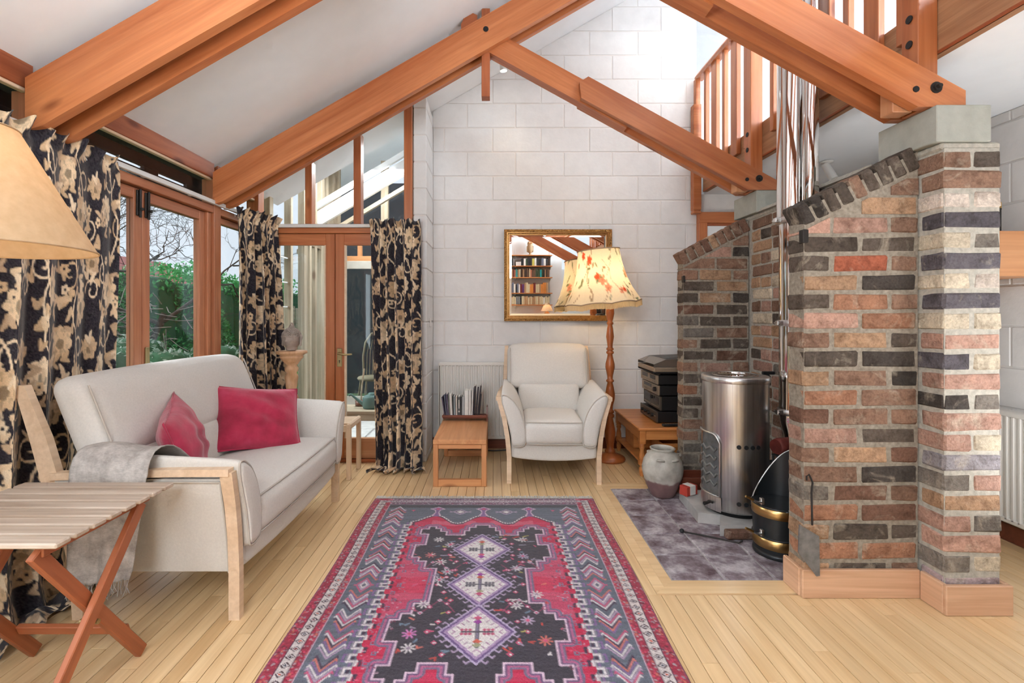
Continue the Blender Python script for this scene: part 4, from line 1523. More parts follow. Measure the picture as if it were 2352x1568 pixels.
# ================================================================== painted patterns
class Canvas:
    """colour field in metres; shapes are laid on it one after another"""
    def __init__(self, w, h, res, bg, x0=0.0, y0=0.0, wrap=False):
        self.nx, self.ny = int(round(w / res)), int(round(h / res))
        self.res, self.x0, self.y0, self.w, self.h, self.wrap = res, x0, y0, w, h, wrap
        self.a = np.ones((self.ny, self.nx, 3)) * np.array(bg[:3])

    def _put(self, bx0, bx1, by0, by1, mask, col):
        r = self.res
        shifts = [(0, 0)] if not self.wrap else [(i, j) for i in (-1, 0, 1) for j in (-1, 0, 1)]
        for si, sj in shifts:
            ox, oy = si * self.w, sj * self.h
            i0 = max(0, int((bx0 + ox - self.x0) / r) - 1)
            i1 = min(self.nx, int((bx1 + ox - self.x0) / r) + 2)
            j0 = max(0, int((by0 + oy - self.y0) / r) - 1)
            j1 = min(self.ny, int((by1 + oy - self.y0) / r) + 2)
            if i1 <= i0 or j1 <= j0: continue
            X = self.x0 + (np.arange(i0, i1) + .5) * r - ox
            Y = self.y0 + (np.arange(j0, j1) + .5) * r - oy
            X, Y = np.meshgrid(X, Y)
            m = np.clip(mask(X, Y), 0, 1)[..., None]
            c = np.array(col[:3]) if not callable(col) else col(X, Y)
            self.a[j0:j1, i0:i1] = self.a[j0:j1, i0:i1] * (1 - m) + c * m

    def poly(self, pts, col):
        xs, ys = [p[0] for p in pts], [p[1] for p in pts]

        def mask(X, Y):
            ins = np.zeros(X.shape, bool)
            n = len(pts)
            for i in range(n):
                (xa, ya), (xb, yb) = pts[i], pts[(i + 1) % n]
                if ya == yb: continue
                ins ^= ((ya > Y) != (yb > Y)) & (X < (xb - xa) * (Y - ya) / (yb - ya) + xa)
            return ins.astype(float)
        self._put(min(xs), max(xs), min(ys), max(ys), mask, col)
        return self

    def line(self, pts, w, col):
        for (xa, ya), (xb, yb) in zip(pts[:-1], pts[1:]):
            def mask(X, Y):
                dx, dy = xb - xa, yb - ya
                t = np.clip(((X - xa) * dx + (Y - ya) * dy) / max(dx * dx + dy * dy, 1e-12), 0, 1)
                d = np.hypot(X - xa - t * dx, Y - ya - t * dy)
                return (w / 2 - d) / self.res + .5
            self._put(min(xa, xb) - w, max(xa, xb) + w, min(ya, yb) - w, max(ya, yb) + w, mask, col)
        return self

    def rect(self, xa, xb, ya, yb, col):
        self._put(xa, xb, ya, yb, lambda X, Y: ((X >= xa) & (X <= xb) & (Y >= ya) & (Y <= yb)).astype(float), col)
        return self

    def bloom(self, x, y, R, lobes, col, depth=.2, rot=0.0, sx=1.0, pw=1.0):
        def mask(X, Y):
            dx, dy = (X - x) / sx, (Y - y)
            a = np.arctan2(dy, dx) + rot
            rr = R * (1 - depth + depth * np.abs(np.cos(a * lobes / 2)) ** pw)
            return (rr - np.hypot(dx, dy)) / self.res + .5
        k = R * max(1, sx) * 1.1
        self._put(x - k, x + k, y - k, y + k, mask, col)
        return self

    def leaf(self, x, y, L, w, ang, col, bend=0.0):
        ca, sa = math.cos(ang), math.sin(ang)

        def mask(X, Y):
            u = ((X - x) * ca + (Y - y) * sa) / L
            v = -(X - x) * sa + (Y - y) * ca - bend * L * (u * (1 - u))
            hw = w * np.sqrt(np.clip(u, 0, 1) * np.clip(1 - u, 0, 1)) * 1.0
            return np.where((u > 0) & (u < 1), (hw - np.abs(v)) / self.res + .5, 0)
        self._put(x - L * 1.2, x + L * 1.2, y - L * 1.2, y + L * 1.2, mask, col)
        return self

    def at(self, X, Y):
        i = ((np.asarray(X) - self.x0) / self.res).astype(int)
        j = ((np.asarray(Y) - self.y0) / self.res).astype(int)
        if self.wrap:
            i, j = i % self.nx, j % self.ny
        else:
            i, j = np.clip(i, 0, self.nx - 1), np.clip(j, 0, self.ny - 1)
        return self.a[j, i]


def L3(r, g, b):
    return np.array([lin(r), lin(g), lin(b)])


def spiral(x, y, r, turns, a0, s=1, n=18):
    return [(x + r * (1 - k / n * .75) * math.cos(a0 + s * turns * 2 * PI * k / n), y + r * (1 - k / n * .75) * math.sin(a0 + s * turns * 2 * PI * k / n)) for k in range(n + 1)]


# ---- jacquard curtain pattern: cream blossoms and tendrils on near-black
rc = random.Random(5)
CB = L3(40, 36, 44)
CC = [L3(218, 192, 158), L3(204, 174, 138), L3(226, 204, 174), L3(190, 162, 132)]
cv = Canvas(.62, .62, .0034, CB, wrap=True)
for (x, y, r, a, s) in ((.10, .30, .07, 0, 1), (.30, .08, .06, 2, -1), (.44, .36, .075, 1, 1), (.22, .50, .055, 4, -1), (.56, .14, .05, 3, 1), (.36, .56, .05, 5, 1), (.52, .52, .05, 2, -1), (.03, .06, .05, 1, 1)):
    cv.line(spiral(x, y, r, 1.1, a, s), .007, CC[rc.randrange(3)])
for pts in ([(.0, .0), (.06, .12), (.05, .24), (.14, .34), (.20, .46), (.16, .62)], [(.31, .0), (.36, .14), (.33, .26), (.42, .38), (.50, .50), (.46, .62)]):
    sm = []
    for i in range(len(pts) - 1):
        for k in range(6):
            q = k / 6
            sm.append((pts[i][0] * (1 - q) + pts[i + 1][0] * q + .016 * math.sin((i + q) * PI), pts[i][1] * (1 - q) + pts[i + 1][1] * q))
    cv.line(sm + [pts[-1]], .009, CC[2])
for (x, y, R_, lb, sx) in ((.13, .13, .074, 9, 1.0), (.45, .20, .068, 8, .95), (.27, .33, .060, 7, 1.0), (.06, .44, .066, 9, .95), (.40, .47, .072, 9, 1.0), (.56, .36, .048, 6, 1.0), (.25, .58, .05, 6, 1.0), (.55, .03, .05, 7, 1.0)):
    c0 = CC[rc.randrange(3)]
    cv.bloom(x, y, R_, lb, c0, .24, rc.random() * 6, sx)
    cv.bloom(x, y - .004, R_ * .74, lb, c0 * .80, .2, rc.random() * 6, sx)
    cv.bloom(x, y - .004, R_ * .66, lb, c0 * 1.04, .2, rc.random() * 6, sx)
    cv.bloom(x, y + R_ * .12, R_ * .34, 5, c0 * .42, .15, rc.random())
    for k in range(5):
        a = k * 1.256 + rc.random()
        cv.line([(x + math.cos(a) * R_ * .42, y + math.sin(a) * R_ * .42), (x + math.cos(a) * R_ * .82, y + math.sin(a) * R_ * .82)], .003, c0 * .6)
for _ in range(60):
    x, y, a = rc.random() * .62, rc.random() * .62, rc.random() * 6.28
    c0 = CC[rc.randrange(4)]
    cv.leaf(x, y, rc.uniform(.045, .075), rc.uniform(.016, .026), a, c0, .3)
    cv.leaf(x, y, rc.uniform(.04, .06), rc.uniform(.012, .02), a + .9, c0 * .9, -.3)
for _ in range(16):
    x, y = rc.random() * .62, rc.random() * .62
    cv.bloom(x, y, .021, 5, CC[rc.randrange(3)], .35, rc.random() * 6)
    cv.bloom(x, y, .006, 4, CB, .1)
cv.a += np.random.normal(0, .012, cv.a.shape[:2])[..., None]
cv.a = np.clip(cv.a * 1.22, .004, 1)
attr_mat('jacquard', .75, .15, 500, sheen=.25, spec=.25, fine=.12)


def curtain(label, A, B, A2, B2, out, n, ztop, amp, unfolded, pool=.10, nu=230, nv=300, seed=1, sag=0.0):
    """A-B: top edge on the rail, A2-B2: where the hem meets the floor; out: direction into the room"""
    rs = random.Random(seed)
    ph = [rs.uniform(-.5, .5) for _ in range(60)]
    A, B, A2, B2, out = (np.array(v, float) for v in (A, B, A2, B2, out))
    out = out / np.linalg.norm(out)
    S_, T_ = np.meshgrid(np.linspace(0, 1, nu), np.linspace(0, 1, nv))
    top = A[None, None] * (1 - S_[..., None]) + B[None, None] * S_[..., None]
    bot = A2[None, None] * (1 - S_[..., None]) + B2[None, None] * S_[..., None]
    cloth = ztop + pool                                # length of cloth
    d = T_ * cloth
    head = .075
    k = np.clip((d - .1) / (ztop - .1), 0, 1)[..., None] ** 1.25
    P = top * (1 - k) + bot * k
    wob = sum(.10 * math.sin(7 * i + seed) * np.sin(2 * PI * (i + 1) * S_ * .5 + ph[i] * 6 + T_ * ph[i + 10] * 2) for i in range(5))
    phase = 2 * PI * n * S_ + wob * 2.2 + .35 * np.sin(T_ * 5 + S_ * 9 + seed)
    am = amp * (.55 + .45 * np.clip(d / .5, 0, 1)) * (1 + .5 * T_) * (1 + .35 * np.sin(S_ * 11 + seed))
    fold = np.sin(phase) + .22 * np.sin(2 * phase + 1)
    along = (B - A) / np.linalg.norm(B - A)
    P = P + out * (am * (fold + 1.2) * .85)[..., None] + along * (am * .45 * np.cos(phase + .6))[..., None]
    # ruffled heading above the tape
    hd = np.clip((head - d) / head, 0, 1)
    P += out * (hd * .036 * np.sin(phase * 1.5 + 2) + hd * .020)[..., None]
    pinch = np.exp(-((d - .07) / .018) ** 2)
    P -= out * (pinch * am * fold * .35)[..., None]
    z = ztop + head - d - .012 * hd * np.cos(phase * 2)
    # hem lying on the floor
    over = np.clip(-(z - .012), 0, None)
    zz = np.where(z > .012, z, .012 + .030 * np.abs(np.sin(phase * .6 + over * 22)) * np.clip(over * 12, 0, 1))
    P += out * (over * .75)[..., None] + along * (over * .35 * (S_ - .5) * 2)[..., None]
    flare = np.clip((.25 - z) / .25, 0, 1)
    P += out * (flare * flare * .05)[..., None]
    V = np.stack([P[..., 0], P[..., 1], zz], -1).reshape(-1, 3)
    base = np.array([(A[0] + B[0]) / 2, (A[1] + B[1]) / 2, 0])
    V = V - base
    me = bpy.data.meshes.new('cloth')
    idx = np.arange(nu * nv).reshape(nv, nu)
    F = np.stack([idx[:-1, :-1], idx[:-1, 1:], idx[1:, 1:], idx[1:, :-1]], -1).reshape(-1, 4)
    me.from_pydata(V.tolist(), [], F.tolist())
    me.polygons.foreach_set('use_smooth', [True] * len(F))
    me.update()
    t = thing('curtain', label, 'curtain', tuple(base))
    o = link('cloth', me, 'jacquard', t)
    paint(o, cv.at((S_ * unfolded).ravel() * .8 + seed * .37, (d).ravel() * .8 + seed * .21))
    # hooks along the tape
    for q in np.linspace(.04, .96, max(4, int(n))):
        c = A + (B - A) * q - base[:2]
        G().tube([(c[0], c[1], ztop + .005), (c[0] + out[0] * .006, c[1] + out[1] * .006, ztop + .012), (c[0], c[1], ztop + .022)], .002, 5).build('hook', 'white_metal', t)
    return t


curtain('tall black and cream floral curtain behind the sofa and lamp shade', (-1.948, 1.25), (-1.948, 2.50), (-1.97, 1.15), (-1.982, 2.42), (1, -.12), 9, 1.965, .023, 2.9, pool=.22, nu=440, nv=400, seed=1)
curtain('black and cream floral curtain hanging in the window corner behind the pedestal', (-1.945, 3.60), (-1.82, 4.015), (-1.965, 3.62), (-1.78, 4.01), (1, -.35), 6, 1.965, .032, 1.5, pool=.10, nu=250, nv=330, seed=2)
curtain('black and cream floral curtain pooled on the floor by the glazed doors', (-1.03, 4.012), (-.615, 4.012), (-.95, 3.96), (-.60, 3.93), (0, -1), 6, 1.945, .034, 1.4, pool=.20, nu=250, nv=360, seed=3)

# ================================================================== rug
PU, WH, PK, RD, SL, BK_, DP, SA = L3(128, 96, 146), L3(214, 206, 208), L3(200, 84, 120), L3(190, 28, 70), L3(98, 104, 118), L3(60, 53, 64), L3(66, 46, 70), L3(206, 112, 100)
HU, HV = .7315, 1.04
q = Canvas(HU, HV, .0042, SL)
rr = random.Random(9)
# end and side borders
q.rect(0, HU, 0, .115, L3(112, 84, 104))
q.rect(.603, HU, 0, HV, L3(156, 34, 62))
q.rect(.640, .680, .04, HV, L3(206, 196, 194))
q.rect(0, .66, .040, .075, L3(176, 164, 172))
for k in range(60):
    b = .05 + k * .0425
    if b < HV:
        c0 = [L3(70, 56, 66), L3(128, 60, 66), L3(190, 100, 80), L3(86, 84, 96)][k % 4]
        q.poly([(.66, b), (.679, b + .017), (.66, b + .034), (.641, b + .017)], L3(80, 60, 66))
        q.poly([(.66, b + .006), (.673, b + .017), (.66, b + .028), (.647, b + .017)], WH)
        q.poly([(.66, b + .010), (.668, b + .017), (.66, b + .024), (.652, b + .017)], c0)
for k in range(30):
    a = .01 + k * .034
    if a < .62:
        q.poly([(a, .057), (a + .015, .044), (a + .030, .057), (a + .015, .071)], L3(104, 74, 96))
        q.poly([(a + .007, .057), (a + .015, .050), (a + .023, .057), (a + .015, .064)], WH)
for _ in range(520):
    a, b = rr.choice((rr.uniform(.605, .638), rr.uniform(.682, .728))), rr.random() * HV
    q.line([(a, b), (a + rr.uniform(-.006, .006), b + rr.uniform(-.006, .006))], rr.uniform(.004, .008), rr.choice((L3(206, 56, 92), L3(200, 110, 90), L3(150, 140, 150), L3(96, 30, 52), L3(176, 160, 164), L3(206, 56, 92))))
for _ in range(300):
    a, b = rr.random() * .62, rr.choice((rr.uniform(.006, .038), rr.uniform(.078, .112)))
    q.line([(a, b), (a + rr.uniform(-.006, .006), b + rr.uniform(-.004, .004))], rr.uniform(.004, .007), rr.choice((L3(176, 150, 170), L3(84, 62, 84), L3(196, 186, 190), L3(150, 70, 100))))
q.line([(.603, .115), (.603, HV)], .005, L3(186, 160, 176))
q.line([(.638, .04), (.638, HV)], .004, DP)
q.line([(.683, .04), (.683, HV)], .004, DP)
q.line([(.0, .115), (.603, .115)], .004, L3(160, 140, 160))
q.line([(.728, 0), (.728, HV)], .006, L3(104, 56, 96))
# slate band: abrash and stacked chevrons
for b in np.arange(.12, HV, .012):
    q.rect(.10, .60, b, b + .012, (lambda k: (lambda X, Y: np.broadcast_to(SL * k, X.shape + (3,))))(rr.uniform(.86, 1.1)))
q.rect(.0, .60, .118, .165, L3(64, 66, 74))
for k, b in enumerate(np.arange(.150, 1.02, .0155)):
    gap = (k % 9) in (7, 8) if b > .36 else False
    if gap: continue
    c0 = [WH, PU, SA, DP, WH, PK, L3(176, 150, 176)][k % 7]
    w = .046 + .006 * math.sin(k)
    q.line([(.53 - w, b + .052), (.53 - w * .9, b + .060), (.53, b), (.53 + w * .9, b + .060), (.53 + w, b + .052)], .0065, c0)
# red ground with scalloped head
zig = [(0, .285), (.05, .315), (.12, .395), (.15, .405), (.18, .395), (.24, .315), (.285, .285), (.33, .315), (.385, .37), (.42, .385)]
redp = [(0, HV)] + zig + [(.42, HV)]
q.poly(redp, RD)
for b in np.arange(.3, HV, .02):
    k = rr.random()
    if k < .55:
        c0 = RD * (1 - k * .5) + PK * k * .5
        q._put(0, .425, b, b + .02, lambda X, Y: ((Y >= b) & (Y < b + .02) & (X < .42) & (Y > np.interp(X, [p[0] for p in zig], [p[1] for p in zig]))).astype(float), c0)
for (b0, b1, x0_, x1_, c0) in ((.36, .42, .04, .30, L3(204, 96, 120)), (.44, .50, .30, .42, L3(196, 36, 74)), (.80, .98, .24, .40, L3(196, 84, 112)), (.86, .92, .22, .42, L3(186, 62, 96)), (.66, .70, .35, .42, L3(206, 60, 90)), (.98, 1.04, .22, .36, L3(202, 58, 92))):
    q._put(x0_, x1_, b0, b1, lambda X, Y: ((X > x0_) & (X < x1_) & (Y > b0 + .008 * np.sin(X * 60)) & (Y < b1 + .008 * np.sin(X * 45)) & (Y > np.interp(X, [p[0] for p in zig], [p[1] for p in zig]))).astype(float) * .75, c0)
q.line(zig, .012, DP)
q.line([(x, y - .012) for x, y in zig], .010, WH)
for i in range(60):
    x = i * .0073
    y = float(np.interp(x, [p[0] for p in zig], [p[1] for p in zig]))
    if i % 2: q.rect(x - .002, x + .002, y - .018, y - .006, DP)
# toothed white meander between red and slate
pts, pts2 = [], []
b, s = .385, 0
while b < HV + .05:
    a = .452 if s % 2 else .420
    pts += [(a, b), (a, b + .034)]
    b += .034
    s += 1
q.line([(a - .017, b) for a, b in pts], .012, DP)
q.line([(a + .019, b) for a, b in pts], .008, PU)
q.line(pts, .013, WH)
q.line([(a + .004, b + .004) for a, b in pts], .003, L3(120, 112, 128))
for i in range(12):
    b = .40 + .068 * i
    q.rect(.395, .425, b + .036, b + .062, RD)
# small squares on the red
for i, b in enumerate(np.arange(.42, HV, .055)):
    a = .385 - .015 * (i % 2)
    q.rect(a - .012, a + .010, b, b + .020, L3(130, 110, 136))
    q.rect(a - .005, a + .004, b + .006, b + .014, RD)
    q.line([(a, b + .02), (a + .016 * (-1) ** i, b + .04), (a, b + .055)], .003, PK)
# dark field with stepped outline
field = [(0, .415), (.04, .415), (.04, .445), (.075, .445), (.075, .49), (.10, .49), (.10, .545), (.20, .545), (.20, .50), (.235, .50), (.235, .465), (.265, .465), (.265, .44), (.305, .44), (.305, .47), (.345, .47), (.345, .535),
         (.300, .535), (.300, .66), (.352, .66), (.352, .79), (.315, .79), (.315, .83), (.275, .83), (.275, .90), (.215, .90), (.215, HV), (0, HV)]
for off, c0 in ((.030, L3(112, 104, 132)), (.021, L3(178, 96, 134)), (.012, L3(110, 84, 120))):
    q.line(field[:-2] + [(.215, HV)], off * 2, c0)
q.poly(field, BK_)
q.line(field[:-2] + [(.215, HV)], .008, L3(214, 186, 204))
for b in np.arange(.4, HV, .018):
    if rr.random() < .6:
        c0 = BK_ * rr.uniform(.75, 1.35)
        q._put(0, .35, b, b + .018, lambda X, Y: np.where((np.abs(q_at(X, Y) - BK_.sum()) < .05), .8, 0) * ((Y >= b) & (Y < b + .018)), c0) if False else None
# motifs at the far end
for a in (0, .285):
    q.poly([(a, .150), (a + .048, .185), (a + .02, .205), (a + .012, .235), (a + .03, .285), (a - .03, .285), (a - .012, .235), (a - .02, .205), (a - .048, .185)], L3(196, 170, 190))
    q.poly([(a, .160), (a + .034, .185), (a + .012, .200), (a + .006, .24), (a + .02, .30), (a - .02, .30), (a - .006, .24), (a - .012, .200), (a - .034, .185)], PU)
    q.poly([(a, .172), (a + .018, .185), (a, .198), (a - .018, .185)], PK)
a = .142
q.poly([(a, .19), (a + .05, .228), (a, .27), (a - .05, .228)], L3(170, 150, 176))
q.poly([(a, .20), (a + .034, .228), (a, .258), (a - .034, .228)], L3(70, 64, 74))
q.poly([(a, .208), (a + .024, .228), (a, .250), (a - .024, .228)], WH)
for k in range(4):
    q.line([(a - .05, .228), (a - .065, .218 + .02 * (k % 2))], .005, L3(170, 150, 176))
    q.line([(a + .05, .228), (a + .065, .218 + .02 * (k % 2))], .005, L3(170, 150, 176))
q.poly([(.42, .20), (.45, .20), (.435, .225)], PK)
# mirror the quarter into the whole rug, then the centre medallions
quart = q.a
half = np.concatenate([quart[:, ::-1], quart], 1)
full = np.concatenate([half, half[::-1]], 0)
rug = Canvas(HU * 2, HV * 2, .0042, SL, -HU, 0)
rug.a = full
rug.ny, rug.nx = full.shape[:2]
for v0 in (.71, 1.04, 1.37):
    for k, c0 in ((1.14, L3(176, 160, 190)), (1.06, L3(110, 84, 132)), (.97, L3(168, 140, 176)), (.86, L3(216, 210, 208))):
        w, h = .135 * k, .158 * k
        rug.poly([(0, v0 - h), (w, v0), (0, v0 + h), (-w, v0)], c0)
    for sx in (-1, 1):
        for sy in (-1, 1):
            for m in range(6):
                f_ = (m + .6) / 6.4
                px, py = sx * .152 * (1 - f_), v0 + sy * .178 * f_
                rug.line([(px, py), (px + sx * .016, py + sy * .014), (px + sx * .024, py + sy * .004)], .006, L3(176, 156, 184))
                px, py = sx * .108 * (1 - f_), v0 + sy * .128 * f_
                rug.line([(px, py), (px - sx * .012, py - sy * .012)], .004, L3(150, 84, 140))
    tone = [L3(86, 80, 92), L3(128, 118, 140), PK, L3(110, 116, 128)]
    rug.line([(0, v0 - .085), (0, v0 + .085)], .016, tone[0])
    rug.line([(0, v0 - .07), (0, v0 + .07)], .009, tone[1])
    rug.line([(-.06, v0), (.06, v0)], .010, tone[0])
    for px in (-.06, -.044, -.028, .028, .044, .06):
        rug.bloom(px, v0 - .012, .008, 4, tone[0] if v0 < 1.3 else PK * .8)
        rug.bloom(px, v0 + .012, .008, 4, tone[0] if v0 < 1.3 else PK * .8)
    for k, py in enumerate((-.085, -.06, .055, .075)):
        rug.poly([(0, v0 + py - .014), (.02, v0 + py), (0, v0 + py + .014), (-.02, v0 + py)], [L3(150, 150, 120), PK, L3(150, 60, 150), L3(196, 90, 70)][(k + int(v0 * 10)) % 4])
stars = [(-.235, .60, WH), (-.26, .77, L3(190, 110, 110)), (-.20, .84, WH), (-.16, .93, L3(190, 186, 196)), (-.235, 1.19, WH), (-.26, 1.38, L3(210, 130, 190)), (-.25, 1.46, WH), (.22, .60, WH), (.21, .78, L3(176, 160, 190)), (.17, .90, L3(180, 176, 190)),
         (.25, 1.12, WH), (.16, 1.20, WH), (.26, 1.42, SA), (-.19, 1.0, L3(190, 186, 196)), (.20, 1.30, L3(190, 170, 196)), (-.17, .66, L3(190, 186, 196))]
for x, y, c0 in stars:
    for k in range(4):
        a = k * PI / 4 + .2
        rug.line([(x - .026 * math.cos(a), y - .026 * math.sin(a)), (x + .026 * math.cos(a), y + .026 * math.sin(a))], .007, c0)
    rug.bloom(x, y, .009, 4, PK if c0 is not WH else L3(150, 130, 150))
for sx in (-1, 1):
    for v0 in (.71, 1.04, 1.37):
        for k in range(5):
            x, y = sx * (.185 - .03 * abs(k - 2) * 1.2 + .01), v0 + (k - 2) * .062
            if abs(x) < .06: continue
            rug.poly([(x, y - .014), (x + .014, y), (x, y + .014), (x - .014, y)], PK * .85)
            rug.rect(x - .004, x + .006, y - .004, y + .004, WH)
for _ in range(150):
    x, y = rr.uniform(-.31, .31), rr.uniform(.54, 1.54)
    if abs(x) / .17 + min(abs(y - v) for v in (.71, 1.04, 1.37)) / .19 < 1.1: continue
    c0 = rr.choice((WH, PK, SA, L3(150, 140, 160), L3(110, 130, 150), L3(190, 70, 60), L3(170, 160, 90)))
    rug.line([(x, y), (x + rr.uniform(-.02, .02), y + rr.uniform(-.012, .012)), (x + rr.uniform(-.02, .02), y + rr.uniform(-.012, .012))], .007, c0)
# pink sprigs climbing between the medallions, and coloured knots along the edges of the field
for sx in (-1, 1):
    for v0 in (.875, 1.205):
        pts = [(sx * (.10 + .035 * k), v0 + .045 * math.sin(k * 1.4 + v0 * 7)) for k in range(6)]
        rug.line(pts, .0045, L3(150, 66, 100))
        for k, (x, y) in enumerate(pts[1:]):
            rug.poly([(x, y - .013), (x + .013, y), (x, y + .013), (x - .013, y)], [L3(176, 80, 116), L3(190, 170, 186)][k % 2])
            rug.rect(x - .004, x + .004, y - .004, y + .004, WH if k % 2 == 0 else PK)
for _ in range(260):
    b = rr.uniform(.42, 1.66)
    a = rr.choice((-1, 1)) * rr.uniform(.33, .42)
    rug.line([(a, b), (a + rr.uniform(-.012, .012), b + rr.uniform(-.008, .008))], .005, rr.choice((L3(150, 130, 150), L3(214, 96, 124), L3(120, 40, 70), L3(196, 160, 176))))
rug.a = np.clip(rug.a * (1 + np.random.normal(0, .07, rug.a.shape[:2]))[..., None] * (1 + .07 * np.sin(np.arange(rug.a.shape[0]) * .9 + np.random.normal(0, .7, rug.a.shape[0])))[:, None, None], .004, 1)
attr_mat('rug_pile', .95, .5, 300, sheen=.3, spec=.1, fine=.16)
ny, nx = rug.a.shape[:2]
X, Y = np.meshgrid(np.linspace(-HU, HU, nx), np.linspace(0, -2 * HV, ny))
edge = np.minimum(HU - np.abs(X), np.minimum(-Y, 2 * HV + Y))
Zr = .0045 + .003 * np.clip(edge / .01, 0, 1) + .0014 * np.sin(X * 5 + 1) * np.sin(Y * 4) + np.random.normal(0, .0005, X.shape)
Xr = X + .006 * np.sin(Y * 5) * np.abs(X) / HU
V = np.stack([Xr, Y, Zr], -1).reshape(-1, 3)
idx = np.arange(nx * ny).reshape(ny, nx)
F = np.stack([idx[:-1, :-1], idx[1:, :-1], idx[1:, 1:], idx[:-1, 1:]], -1).reshape(-1, 4)
me = bpy.data.meshes.new('pile')
me.from_pydata(V.tolist(), [], F.tolist())
me.polygons.foreach_set('use_smooth', [True] * len(F))
me.update()
t = thing('rug', 'crimson and slate tribal rug with three white diamonds on the floor', 'rug', (-.066, 3.245, .001))
o = link('pile', me, 'rug_pile', t)
paint(o, rug.a.reshape(-1, 3))
G().box(-HU + .004, HU - .004, -2 * HV + .004, -.004, 0, .0025).build('backing', 'mahogany', t)
g = G()
for k in range(330):
    x = -HU + .005 + (2 * HU - .01) * k / 329
    L = random.uniform(.035, .055)
    for y0, s in ((0, 1), (-2 * HV, -1)):
        g.tube([(x, y0, .0055), (x + random.uniform(-.004, .004), y0 + s * L * .6, .005), (x + random.uniform(-.007, .007), y0 + s * L, .003)], .0026, 3, False)
plain('cotton_white', rgb(226, 222, 216), .95)
tag(g.build('fringe', 'cotton_white', t), kind='stuff')
# ================================================================== lamps
WARM = (1.0, 0.72, 0.42)


def bulb(parent, loc, energy, r=.03, color=WARM):
    d = bpy.data.lights.new('bulb_light', 'POINT')
    d.energy = energy
    d.color = color
    d.shadow_soft_size = r
    o = bpy.data.objects.new('bulb_light', d)
    C.objects.link(o)
    o.parent = parent
    o.location = loc
    return o


emit_mat('bulb_glow', (1.0, .78, .5, 1), 6.0)
# ---- floral standard lamp
lp = thing('standard_lamp', 'turned wood standard lamp with glowing floral fringed shade', 'lamp', (.990, 4.13, 0))
G().lathe([(0, 0), (.125, 0), (.128, .012), (.122, .028), (.108, .036), (.10, .042), (.055, .052), (.04, .066), (0, .066)], 40).build('base', 'turned_wood', lp)
pole = [(.030, .06), (.036, .075), (.030, .09), (.022, .10), (.024, .13), (.034, .20), (.036, .24), (.030, .28), (.022, .33), (.018, .36), (.028, .37), (.028, .385), (.018, .395), (.026, .405), (.026, .42), (.017, .43), (.018, .46), (.030, .52), (.032, .56), (.024, .62), (.017, .66),
        (.026, .67), (.026, .68), (.017, .69), (.019, .72), (.031, .79), (.030, .82), (.020, .87), (.016, .90), (.025, .91), (.025, .922), (.016, .932), (.024, .94), (.024, .95), (.016, .96), (.018, .985), (.026, 1.05), (.020, 1.12), (.015, 1.15), (.022, 1.16), (.022, 1.17), (.015, 1.18),
        (.020, 1.20), (.028, 1.25), (.026, 1.29), (.018, 1.34), (.018, 1.42), (.012, 1.43), (0, 1.43)]
G().lathe([(r * 1.28, z) for r, z in pole], 24).build('pole', 'turned_wood', lp)
fs = Canvas(2.2, .5, .006, L3(250, 236, 206))
rl = random.Random(21)
GRN, PNK, CRL, BRN = L3(128, 134, 96), L3(226, 150, 120), L3(222, 96, 62), L3(170, 140, 104)
for k in range(7):
    x0 = k * .315
    fs.line([(x0 + .02 * math.sin(j) + j * .02, .02 + j * .045) for j in range(11)], .006, BRN)
    fs.line([(x0 + .22 - j * .02 + .02 * math.sin(j * 1.3), .05 + j * .04) for j in range(9)], .005, BRN)
for k in range(26):
    x, y = rl.random() * 2.2, rl.uniform(.05, .46)
    c0 = rl.choice((CRL, PNK, PNK, CRL))
    fs.bloom(x, y, rl.uniform(.028, .05), rl.choice((5, 6)), c0, .45, rl.random() * 6)
    fs.bloom(x, y, .014, 5, c0 * .7, .3)
for k in range(80):
    fs.leaf(rl.random() * 2.2, rl.uniform(.02, .48), rl.uniform(.04, .065), rl.uniform(.016, .024), rl.random() * 6.28, rl.choice((GRN, GRN * .8, BRN, L3(150, 150, 120))), .3)
fs.a = np.clip(fs.a, 0, 1)
attr_mat('shade_floral', .9, .1, 250, trans=.45, spec=.1, fine=.05)
SH = [(.175, .44), (.178, .40), (.186, .34), (.200, .27), (.222, .19), (.255, .11), (.292, .045), (.318, .0)]
nu, nv = 160, 48
vs, cols = [], []
for j in range(nv):
    z = .44 * (1 - j / (nv - 1))
    r0 = float(np.interp(z, [p[1] for p in SH[::-1]], [p[0] for p in SH[::-1]]))
    for i in range(nu):
        a = 2 * PI * i / nu
        e = abs(math.sin(a * 4))
        r = r0 * (1 - .025 * (1 - e))
        vs.append((r * math.cos(a), r * math.sin(a), z - .012 * (1 - e) * (1 - z / .44)))
    cols.append(fs.at(np.arange(nu) / nu * 2.19, np.full(nu, z + .02)))
tilt = bpy.data.objects.new('lamp_shade', None)
C.objects.link(tilt)
tilt.parent = lp
tilt.location = (-.07, -.02, 1.345)
tilt.rotation_euler = (.02, -.085, 0)
g = G().add(vs, [(j * nu + i, (j + 1) * nu + i, (j + 1) * nu + (i + 1) % nu, j * nu + (i + 1) % nu) for j in range(nv - 1) for i in range(nu)], True)
o = g.build('fabric', 'shade_floral', tilt)
paint(o, np.concatenate(cols, 0))
plain('braid', rgb(176, 150, 120), .9)
t = NT('fringe_silk')
t.base(rgb(244, 228, 194))
t.set(Roughness=.8)
tr = t.n('BsdfTranslucent')
tr.inputs[0].default_value = rgb(244, 228, 194)
mx = t.n('MixShader')
mx.inputs[0].default_value = .6
t.l(t.b.outputs[0], mx.inputs[1])
t.l(tr.outputs[0], mx.inputs[2])
t.l(mx.outputs[0], t.out.inputs[0])
